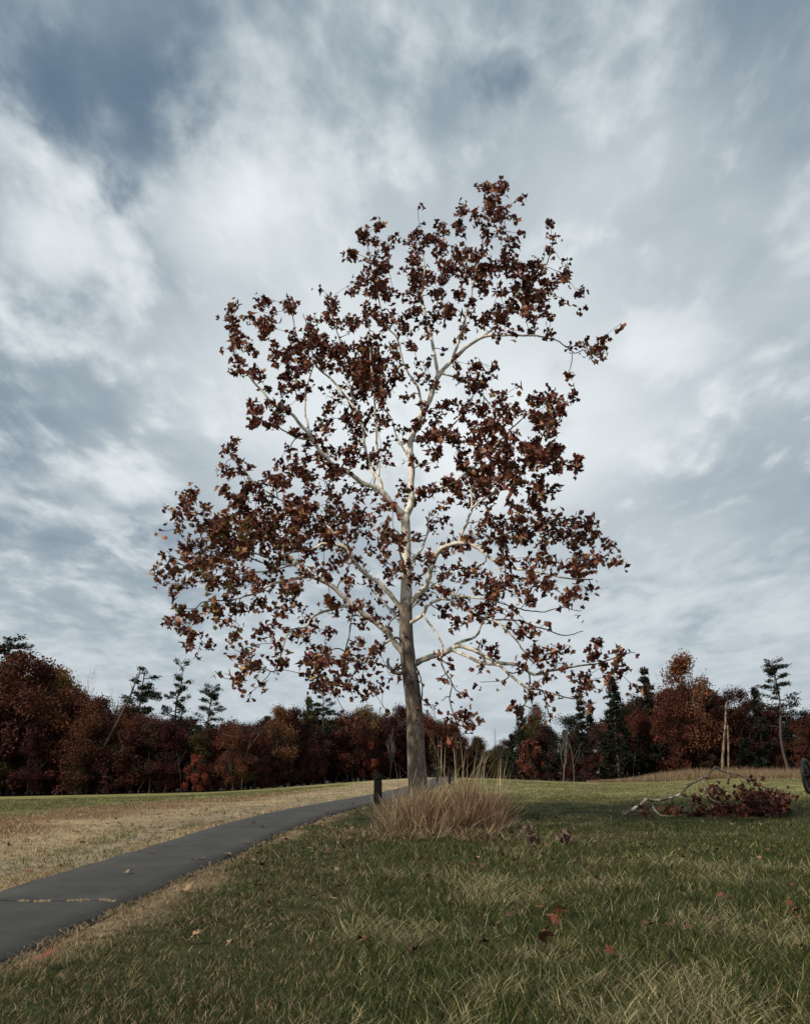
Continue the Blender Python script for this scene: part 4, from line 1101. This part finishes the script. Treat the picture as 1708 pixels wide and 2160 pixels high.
def make_protos():
    """unit-height trees (1 m tall); each a trunk mesh and a crown mesh"""
    for i in range(7):                                         # broad-leaved
        rg = np.random.default_rng(100 + i); m = MB(); tips = []
        branchy(rg, m, np.array([0, 0, -.02]), np.array([rg.normal(0, .04), rg.normal(0, .04), 1]), .62, .017, 0, 2, tips, .22, .6)
        low = .10 if i % 2 else .04
        nl = 46; cen = []; rad = []
        for _ in range(nl):
            z = rg.uniform(low + .06, .93); w = .33 * math.sin(math.pi * min(1, ((z - low) / (1.02 - low)) ** .75)) ** .7
            a = rg.random() * 6.28; q = w * math.sqrt(rg.random()) * .85; cen.append((q * math.cos(a), q * math.sin(a), z)); rad.append(rg.uniform(.06, .125))
        cen.append((0, 0, .90)); rad.append(.09)
        V, F, tint = leaf_cloud(rg, np.array(cen), np.array(rad), 12500, .0100, .72)
        c = MB(); c.add(V, F, Col=tint); PROTO['broad%d' % i] = (m.mesh('trunk', True), c.mesh('crown'), 'wood_bark', 'crown')
    for i in range(2):                                         # thin, half-bare
        rg = np.random.default_rng(130 + i); m = MB(); tips = []
        branchy(rg, m, np.array([0, 0, -.02]), np.array([.03, 0, 1]), .6, .010, 0, 3, tips, .28, .5)
        t = np.array(tips); t = t[t[:, 2] > .35]
        V, F, tint = leaf_cloud(rg, t, np.full(len(t), .035), 900, .010, .9)
        c = MB(); c.add(V, F, Col=tint); PROTO['thin%d' % i] = (m.mesh('trunk', True), c.mesh('crown'), 'wood_bark', 'crown')
    for i in range(2):                                         # bare, fine twigs
        rg = np.random.default_rng(140 + i); m = MB(); tips = []
        branchy(rg, m, np.array([0, 0, -.02]), np.array([.0, .03, 1]), .66, .0085, 0, 3, tips, .30, .40)
        PROTO['bare%d' % i] = (m.mesh('trunk', True), None, 'pale_bark' if i else 'wood_bark', None)
    rg = np.random.default_rng(147); m = MB(); tips = []        # slim pole with a few weak branches
    branchy(rg, m, np.array([0, 0, -.02]), np.array([.05, 0, 1]), 1.0, .0075, 0, 1, tips, .12, .45, 5)
    PROTO['slim0'] = (m.mesh('trunk', True), None, 'pale_bark', None)
    for i in range(3):                                         # scrub pine: open, flat-topped tufts on crooked limbs
        rg = np.random.default_rng(150 + i); m = MB(); n = 9; z = np.linspace(-.02, .97, n); x = np.cumsum(rg.normal(0, .012, n)) + .05 * z * (1 if i else -1); P = np.stack([x, np.cumsum(rg.normal(0, .01, n)), z], 1)
        m.tube(P, np.linspace(.016, .005, n), 6, False); cen = []; rad = []
        for _ in range((38, 28, 40)[i]):
            zz = rg.uniform((.42, .5, .25)[i], .98); base = np.array([np.interp(zz, z, P[:, 0]), np.interp(zz, z, P[:, 1]), zz]); a = rg.random() * 6.28
            L = rg.uniform(.35, 1) * (.27 if i != 2 else .21) * (1.3 - zz * .85); e = base + np.array([math.cos(a) * L, math.sin(a) * L, rg.uniform(-.02, .06)])
            t = np.linspace(0, 1, 5)[:, None]; m.tube(base + (e - base) * t + rg.normal(0, .006, (5, 3)), np.linspace(.0045, .002, 5), 4, False)
            for f in (.6, .85, 1.02):
                cen.append(base + (e - base) * f + np.array([0, 0, .012])); rad.append(rg.uniform(.024, .050))
        cen.append(P[-1]); rad.append(.03)
        V, F, tint = leaf_cloud(rg, np.array(cen), np.array(rad), 4600, .0078, .32, .08, .6)
        c = MB(); c.add(V, F, Col=tint); PROTO['pine%d' % i] = (m.mesh('trunk', True), c.mesh('crown'), 'wood_bark', 'needle')
    for i in range(2):                                         # dense dark conifer
        rg = np.random.default_rng(160 + i); m = MB(); m.tube(np.array([(0, 0, -.02), (0, .005, .5), (.005, 0, .98)]), [.016, .011, .003], 6, False); cen = []; rad = []
        for _ in range(150):
            zz = rg.uniform(.07, .99); a = rg.random() * 6.28; L = (.20 if i else .16) * (1.06 - zz) ** .75 * rg.uniform(.25, 1.05)
            cen.append((math.cos(a) * L, math.sin(a) * L, zz - .15 * L)); rad.append(rg.uniform(.02, .042))
        V, F, tint = leaf_cloud(rg, np.array(cen), np.array(rad), 6500, .011, .45, .1, .4)
        c = MB(); c.add(V, F, Col=tint); PROTO['conifer%d' % i] = (m.mesh('trunk', True), c.mesh('crown'), 'wood_bark', 'needle')
    for i in range(2):                                         # shrubs / saplings, leafy to the ground
        rg = np.random.default_rng(170 + i); m = MB(); tips = []
        branchy(rg, m, np.array([0, 0, -.03]), np.array([.02, 0, 1]), .6, .012, 0, 1, tips, .2, .7); cen = []; rad = []
        for _ in range(22):
            z = rg.uniform(.10, .9); w = .42 * math.sin(math.pi * min(1, z * .95 + .1)) ** .6; a = rg.random() * 6.28; q = w * math.sqrt(rg.random())
            cen.append((q * math.cos(a), q * math.sin(a), z)); rad.append(rg.uniform(.06, .13))
        V, F, tint = leaf_cloud(rg, np.array(cen), np.array(rad), 3600, .024, .6 if i else .8)
        c = MB(); c.add(V, F, Col=tint); PROTO['shrub%d' % i] = (m.mesh('trunk', True), c.mesh('crown'), 'wood_bark', 'crown')
    for me in {m for p in PROTO.values() for m in p[:2] if m}:
        pass
    for k, (a, b, ma, mb) in PROTO.items():
        a.materials.append(M[ma])
        if b: b.materials.append(M[mb])


COL = dict(red=(.072, .023, .017), rust=(.100, .037, .024), orange=(.150, .062, .031), brown=(.050, .026, .018), yellow=(.17, .098, .04), olive=(.065, .055, .022), pine=(.018, .027, .014), dark=(.015, .019, .010), maroon=(.044, .0145, .012), grey=(.16, .13, .10))


def tree(kind, u, Y, topv, wide, col, name, label, group=None, rot=None, lean=None, rg=random):
    b = at(u, 1650, Y); x = float(b[0]); z = tz(x, Y)
    x = float(at(u, topv, Y)[0]); z = tz(x, Y); h = max(float(at(u, topv, Y)[2]) - z, .6)
    root = empty(name, (x, Y, z), label, 'shrub' if 'shrub' in name else 'tree', group)
    root.rotation_euler = (0, 0, rg.random() * 6.28 if rot is None else rot)
    if lean: root.rotation_euler = (lean[0], lean[1], root.rotation_euler[2])
    tr, cr, _, _ = PROTO[kind]; root.scale = (h * wide, h * wide, h)
    o = link('trunk', tr, None, root)
    if cr:
        k = rg.uniform(.85, 1.18); c = link('crown', cr, None, root); cc = COL[col] if isinstance(col, str) else col
        c.color = (cc[0] * k, cc[1] * k * rg.uniform(.9, 1.12), cc[2] * k, 1)
    return root


def build_woods():
    make_protos(); R = random.Random(5)
    LP = ([-260, 0, 90, 140, 180, 260, 330, 400, 470, 530, 600, 680, 760, 850, 900, 960, 1010, 1040, 1060], [1370, 1400, 1400, 1435, 1470, 1490, 1490, 1510, 1527, 1505, 1498, 1512, 1500, 1500, 1508, 1516, 1540, 1566, 1585])
    RP = ([1030, 1060, 1090, 1150, 1200, 1260, 1300, 1370, 1400, 1470, 1500, 1560, 1620, 1680, 1720, 1900], [1590, 1548, 1505, 1512, 1508, 1490, 1465, 1450, 1425, 1420, 1455, 1470, 1475, 1505, 1495, 1480])
    top = lambda u, side: float(np.interp(u, *(LP if side == 'L' else RP)))
    # --- trees one can tell apart
    F = [  # kind, u, dY behind the edge, top v, width, colour, name, label, lean
        ('pine0', 18, 9, 1350, 1.15, 'dark', 'pine_tree', 'dark pine top rising behind the tall maroon maple at the wood end', None),
        ('broad1', 62, 2, 1372, 1.05, 'red', 'maple_tree', 'tall dark red maple, highest crown of the wood left of the path', None),
        ('broad2', 138, 5, 1408, .72, 'yellow', 'oak_tree', 'yellow-orange oak crown beside the tall dark red maple', None),
        ('bare0', 160, 9, 1418, .8, 'grey', 'bare_tree', 'grey leafless crown behind the yellow-orange oak', None),
        ('bare1', 236, 7, 1428, .85, 'grey', 'bare_tree', 'pale leafless tree with fan of fine twigs above the wood', None),
        ('pine1', 305, 5, 1412, .95, 'pine', 'pine_tree', 'bushy dark pine whose crown meets the leaning dead trunk', None),
        ('pine2', 372, 6, 1402, .72, 'pine', 'pine_tree', 'tall thin pine with tiered open limbs above the wood', (0, -.05)),
        ('pine0', 440, 4, 1450, .95, 'pine', 'pine_tree', 'flat-topped spreading pine past the tall thin one', (0, .06)),
        ('broad4', 205, 1, 1475, .95, 'rust', 'maple_tree', 'rust-red maple below the pale leafless tree', None),
        ('broad3', 290, 1, 1500, .9, 'red', 'maple_tree', 'dull red maple under the bushy dark pine', None),
        ('broad6', 360, 0, 1520, .95, 'maroon', 'maple_tree', 'dark maroon maple at the foot of the tall thin pine', None),
        ('shrub1', 413, -1.5, 1588, .75, (.15, .032, .024), 'maple_sapling', 'small crimson maple sapling with layered boughs at the wood edge', None),
        ('broad0', 500, 0, 1522, 1.0, 'rust', 'oak_tree', 'rounded rust-brown oak left of the taller orange crowns', None),
        ('broad5', 590, 2, 1487, .95, 'orange', 'oak_tree', 'orange-brown oak with broad rounded top in the mid wood', None),
        ('conifer1', 652, 5, 1470, .75, 'olive', 'cedar_tree', 'dark olive cedar between orange-brown oaks', None),
        ('pine1', 685, 3, 1458, .95, 'pine', 'pine_tree', 'lone pine poking above the orange wood left of the post', None),
        ('broad1', 735, 0, 1500, .95, 'rust', 'maple_tree', 'large rust-orange maple directly behind the black post', None),
        ('broad3', 775, 6, 1478, .9, 'yellow', 'oak_tree', 'yellowing oak top just left of the sycamore trunk', None),
        ('shrub1', 772, -2, 1550, .6, (.155, .036, .022), 'maple_sapling', 'bright red low-boughed maple over the black post', None),
        ('bare1', 822, -1.0, 1525, .8, 'grey', 'bare_tree', 'thin pale bare tree left of the sycamore trunk', None),
        ('broad4', 842, 4, 1485, .85, 'maroon', 'maple_tree', 'dark maroon crown touching the sycamore trunk', None),
        ('broad2', 905, 2, 1508, .8, 'rust', 'oak_tree', 'rust oak just right of the sycamore trunk', None),
        ('conifer0', 912, -3, 1540, .8, 'olive', 'cedar_tree', 'narrow dark cedar right of the sycamore trunk', None),
        ('broad5', 955, 1, 1522, .95, 'rust', 'oak_tree', 'brick-red oak above the tall seed stalks', None),
        ('broad6', 1008, 3, 1553, .9, 'olive', 'oak_tree', 'olive-brown oak at the wood end by the field gap', None),
        ('bare0', 1052, 2, 1540, .8, 'grey', 'bare_tree', 'grey leafless tree at the field gap', None),
        ('conifer1', 1098, 0, 1490, .85, 'dark', 'cedar_tree', 'dark feathery cedar at the start of the right-hand wood', None),
        ('broad0', 1128, 3, 1480, .6, 'olive', 'oak_tree', 'olive-gold oak top behind the feathery cedar', None),
        ('shrub0', 1115, -3, 1555, .85, 'rust', 'oak_shrub', 'low rounded rust-brown oak shrub under the feathery cedar', None),
        ('bare1', 1180, -2, 1515, .8, 'grey', 'bare_tree', 'white-limbed bare tree against dark evergreens', None),
        ('conifer0', 1222, 1, 1478, 1.0, 'dark', 'cedar_tree', 'dark broad evergreen under the sycamore limb tip', None),
        ('conifer1', 1290, 0, 1432, 1.0, 'dark', 'cedar_tree', 'tall dark evergreen right of the sycamore crown', None),
        ('conifer0', 1357, 3, 1410, .85, 'dark', 'cedar_tree', 'slim black-green evergreen beside the big orange oak', None),
        ('broad5', 1438, 1, 1376, .80, 'orange', 'oak_tree', 'big orange-brown oak, highest crown of the right-hand wood', None),
        ('broad2', 1405, 0, 1440, .75, 'rust', 'oak_tree', 'rust-brown oak low against the big orange one', None),
        ('thin0', 1505, 4, 1418, .9, 'rust', 'thin_tree', 'thin half-bare tree with sparse reddish leaves beside the broken trunks', None),
        ('broad1', 1548, 3, 1448, .75, 'maroon', 'maple_tree', 'dark maroon crown above the broken pale trunks', None),
        ('conifer1', 1590, 3, 1450, .8, 'dark', 'cedar_tree', 'dark evergreen between broken trunks and tall crooked pine', None),
        ('pine0', 1632, 1, 1396, 1.0, 'dark', 'pine_tree', 'tall crooked pine with tufted limbs near the wood edge', None),
        ('broad3', 1700, 1, 1490, 1.0, 'red', 'maple_tree', 'brick-red maple above the cannon wheel', None),
        ('shrub1', 1690, -1, 1570, 1.0, 'red', 'maple_shrub', 'low red layered shrub above the tan grass strip', None),
        ('shrub0', 1240, -1, 1590, .9, 'maroon', 'maple_shrub', 'low maroon shrub at the foot of the dark evergreens', None),
        ('shrub0', 1045, 25, 1600, 1.1, 'yellow', 'field_shrub', 'small golden shrub far off in the field gap', None),
        ('broad4', 1035, 40, 1580, 1.2, 'brown', 'distant_tree', 'small brown tree far away through the field gap', None),
    ]
    for (kind, u, dY, tv, wd, col, name, lab, lean) in F:
        tree(kind, u, float(line_Y(u)) + dY, tv, wd, col, name, lab, None, None, lean, R)
    # leaning dead trunk
    Y = float(line_Y(225)) + .5; m = MB(); q = [(228, 1560, 5.5), (245, 1528, 5), (262, 1495, 4.5), (276, 1465, 4), (285, 1440, 3), (296, 1420, 2)]
    P, Rr = uv3(resample(np.array([(u, v, w, 0) for u, v, w in q], float), None, None, 8), Y); b = P[0].copy()
    P = np.vstack([[b[0] - 2.2, Y, tz(b[0] - 2.2, Y) - .1], P]); Rr = np.concatenate([[Rr[0] * 1.15], Rr]); root = empty('leaning_tree', P[0], 'long dark dead trunk leaning diagonally over the wood into the bushy pine', 'tree'); org = np.array(P[0])
    m.tube(P - org, Rr, 7); link('trunk', m.mesh('trunk', True), 'wood_bark', root); m = MB(); rg = np.random.default_rng(9)
    for k in range(9):
        i = int(rg.integers(len(P) // 2, len(P))); e = P[i] + np.array([rg.normal(0, .7), rg.normal(0, .5), rg.uniform(.1, 1.1)]); m.tube(np.array([P[i], (P[i] + e) / 2 + rg.normal(0, .12, 3), e]) - org, [.05, .035, .02], 4, False)
    link('branches', m.mesh('branches'), 'wood_bark', root)
    # broken pale trunks on the right
    Y = float(line_Y(1528)) - 2.5; root = empty('broken_snag', (float(at(1524, 1640, Y)[0]), Y, tz(at(1524, 1640, Y)[0], Y)), 'pale broken double trunk of a dead tree standing before the dark wood', 'tree'); org = np.array(root.location)
    for pts in ([(1523, 1650, 6), (1524, 1600, 5.8), (1527, 1560, 5.4), (1530, 1520, 5), (1531, 1490, 4.5), (1533, 1480, 3)], [(1536, 1650, 3.8), (1536, 1590, 3.8), (1535, 1550, 3.6), (1534, 1530, 3)]):
        P, Rr = uv3(resample(np.array([(u, v, w, 0) for u, v, w in pts], float), None, None, 10), Y); m = MB(); m.tube(P - org, Rr * (1 + .12 * np.random.default_rng(2).normal(size=len(Rr))), 7); link('trunk', m.mesh('trunk'), 'snag_wood', root)
    # --- the rest of the wood, each told by the tree it stands with
    marks = [(u, dY, lab) for (_, u, dY, _, _, _, _, lab, _) in F]
    SHORT = {}
    for f in F:
        w_ = f[7]
        for cut in (' rising', ', highest', ' beside', ' behind', ' with', ' whose', ' above', ' past', ' below', ' under', ' at the', ' left of', ' in the', ' between', ' poking', ' directly', ' just', ' over', ' touching', ' right of', ' by the', ' against', ' low', ' near', ' far', ' top', ' crown'):
            i = w_.find(cut)
            if i > 6: w_ = w_[:i]
        SHORT[f[1]] = w_.strip()
    SHORT.update({160: 'grey leafless crown', 842: 'maroon crown by the sycamore', 1548: 'maroon crown by the snag', 782: 'red maple by the post', 18: 'dark end pine', 1590: 'evergreen by the snag', 1052: 'leafless tree by the gap'})
    CN = dict(red='red', rust='rust', orange='orange', brown='brown', maroon='maroon', olive='olive', dark='dark green', pine='dark green', yellow='yellow')
    KN = lambda k: 'cedar' if k.startswith('conifer') else ('shrub' if k.startswith('shrub') else 'oak')
    def fill(side, u0, u1, step, dY, dtop, kinds, cols, rel, grp, wide=(.85, 1.1), frac=None):
        u = u0
        while u < u1:
            Y = float(line_Y(u)) + dY + R.uniform(-1.5, 1.5); tv = top(u, side) + dtop + R.uniform(-14, 26)
            if frac: tv = 1655 - (1655 - top(u, side)) * R.uniform(*frac)
            uu = u + R.uniform(-.3, .3) * step; kind = R.choice(kinds); col = R.choice(cols)
            if kind.startswith('conifer') and col not in ('dark', 'olive'): col = 'dark'
            cand = sorted(f[1] for f in F); near = min(cand, key=lambda q: abs(q - uu))
            kn = KN(kind) if not frac else ('sapling' if not kind.startswith('shrub') else 'shrub')
            lab = '%s %s %s the %s' % (CN[col], kn, rel, SHORT[near])
            nm = {'cedar': 'cedar_tree', 'oak': 'oak_tree', 'shrub': 'understory_shrub', 'sapling': 'understory_tree'}[kn]
            tree(kind, uu, Y, tv, R.uniform(*wide), col, nm, lab, grp, None, None, R); u += step * R.uniform(.75, 1.25)
    br = ['broad%d' % i for i in range(7)]
    warm = ['rust', 'red', 'rust', 'brown', 'orange', 'maroon']
    fill('L', -240, 1045, 44, 4, 2, br, warm, 'crowded behind', 'trees crowded in the woods', (.95, 1.2))
    fill('L', -240, 1060, 40, 9, 2, br + ['conifer0'], ['brown', 'rust', 'maroon', 'olive', 'rust'], 'deep in the wood behind', 'trees crowded in the woods', (1.0, 1.25))
    fill('L', -240, 1070, 44, 15, 8, br + ['conifer0'], ['brown', 'maroon', 'olive'], 'at the wood back beyond', 'trees crowded in the woods', (1.05, 1.3))
    fill('L', -240, 1040, 30, .8, 0, ['shrub0', 'shrub1', 'broad0', 'broad4', 'broad6'], ['maroon', 'red', 'brown', 'maroon', 'olive'], 'at the wood edge in front of', 'understory of the woods', (.9, 1.25), (.35, .85))
    fill('L', -240, 1000, 44, 3, 0, ['shrub0', 'shrub1', 'broad2'], ['maroon', 'brown', 'maroon'], 'in the shade under', 'understory of the woods', (1.1, 1.5), (.25, .5))
    fill('L', -240, 1060, 38, 6.5, 0, ['shrub0', 'shrub1'], ['maroon', 'brown', 'olive'], 'low in the dark wood behind', 'understory of the woods', (1.6, 2.2), (.16, .30))
    fill('R', 1070, 1900, 38, 6.5, 0, ['shrub0', 'shrub1'], ['maroon', 'brown', 'olive'], 'low in the dark wood behind', 'understory of the woods', (1.6, 2.2), (.16, .30))
    fill('R', 1085, 1900, 46, 4, 22, br + ['conifer1'], ['maroon', 'brown', 'rust', 'rust'], 'crowded behind', 'trees crowded in the woods', (.9, 1.15))
    fill('R', 1060, 1900, 42, 9, 14, br + ['conifer1', 'conifer0'], ['brown', 'maroon', 'olive', 'dark'], 'deep in the wood behind', 'trees crowded in the woods', (1.0, 1.25))
    fill('R', 1055, 1900, 46, 15, 10, br + ['conifer1'], ['brown', 'maroon', 'olive', 'dark'], 'at the wood back beyond', 'trees crowded in the woods', (1.05, 1.3))
    fill('R', 1075, 1900, 36, 1.2, 0, ['shrub0', 'shrub1', 'conifer0', 'broad0'], ['maroon', 'maroon', 'dark', 'brown'], 'at the wood edge in front of', 'understory of the woods', (.9, 1.25), (.28, .62))
    fill('R', 1085, 1900, 46, 3, 0, ['shrub0', 'shrub1', 'conifer1'], ['maroon', 'brown', 'dark'], 'in the shade under', 'understory of the woods', (1.1, 1.5), (.25, .5))
    # slim pale stems at the edge
    for k, (u, v0, Y0) in enumerate(((515, 1560, -.5), (745, 1590, -1), (866, 1580, -1), (388, 1600, -.5), (1205, 1560, -.5), (1330, 1590, -.5))):
        tree('slim0', u, float(line_Y(u)) + Y0, v0, 1.0, 'grey', 'slim_tree', 'slim pale leafless sapling at the wood edge', 'pale saplings at the wood edge', None, None, R)


def build_meadow():
    rg = np.random.default_rng(77); m = MB()
    n = 26000; u = rg.uniform(1200, 1950, n); Yl = np.array(line_Y(u)); w = sstep(u, 1180, 1420); Y = Yl - 1.0 - rg.random(n) * (1 + 4.5 * w)
    x = np.array([(uu * 809 / 1708 - 404.5) / FPX * 1.05 for uu in u]) * Y; L = rg.uniform(.3, 1.0, n) * (.25 + .75 * w) * (.45 + 1.0 * vnoise(x, Y, 2.5, 8, 3))
    col = pick(rg, n, (.6, np.array((.33, .235, .155))), (.3, np.array((.24, .14, .095))), (.2, PAL['olive']))
    V, F, cc = blades(x, Y, L, np.full(n, .022), col * rg.uniform(.7, 1.25, (n, 1)), 1, np.full(n, .3), rg)
    m.add(V, F, Col=cc); tag(link('meadow_grass', m.mesh('meadow_grass'), 'grass'), 'strip of tall tan grass along the right-hand wood', 'grass', kind='stuff')


build_ground()
build_path()
build_sycamore()
build_woods()
build_fallen_branch()
build_bunch_grass()
build_posts()
build_cannon()
build_small_clumps()
build_meadow()
build_gravel()
build_grass()
build_fallen_leaves()
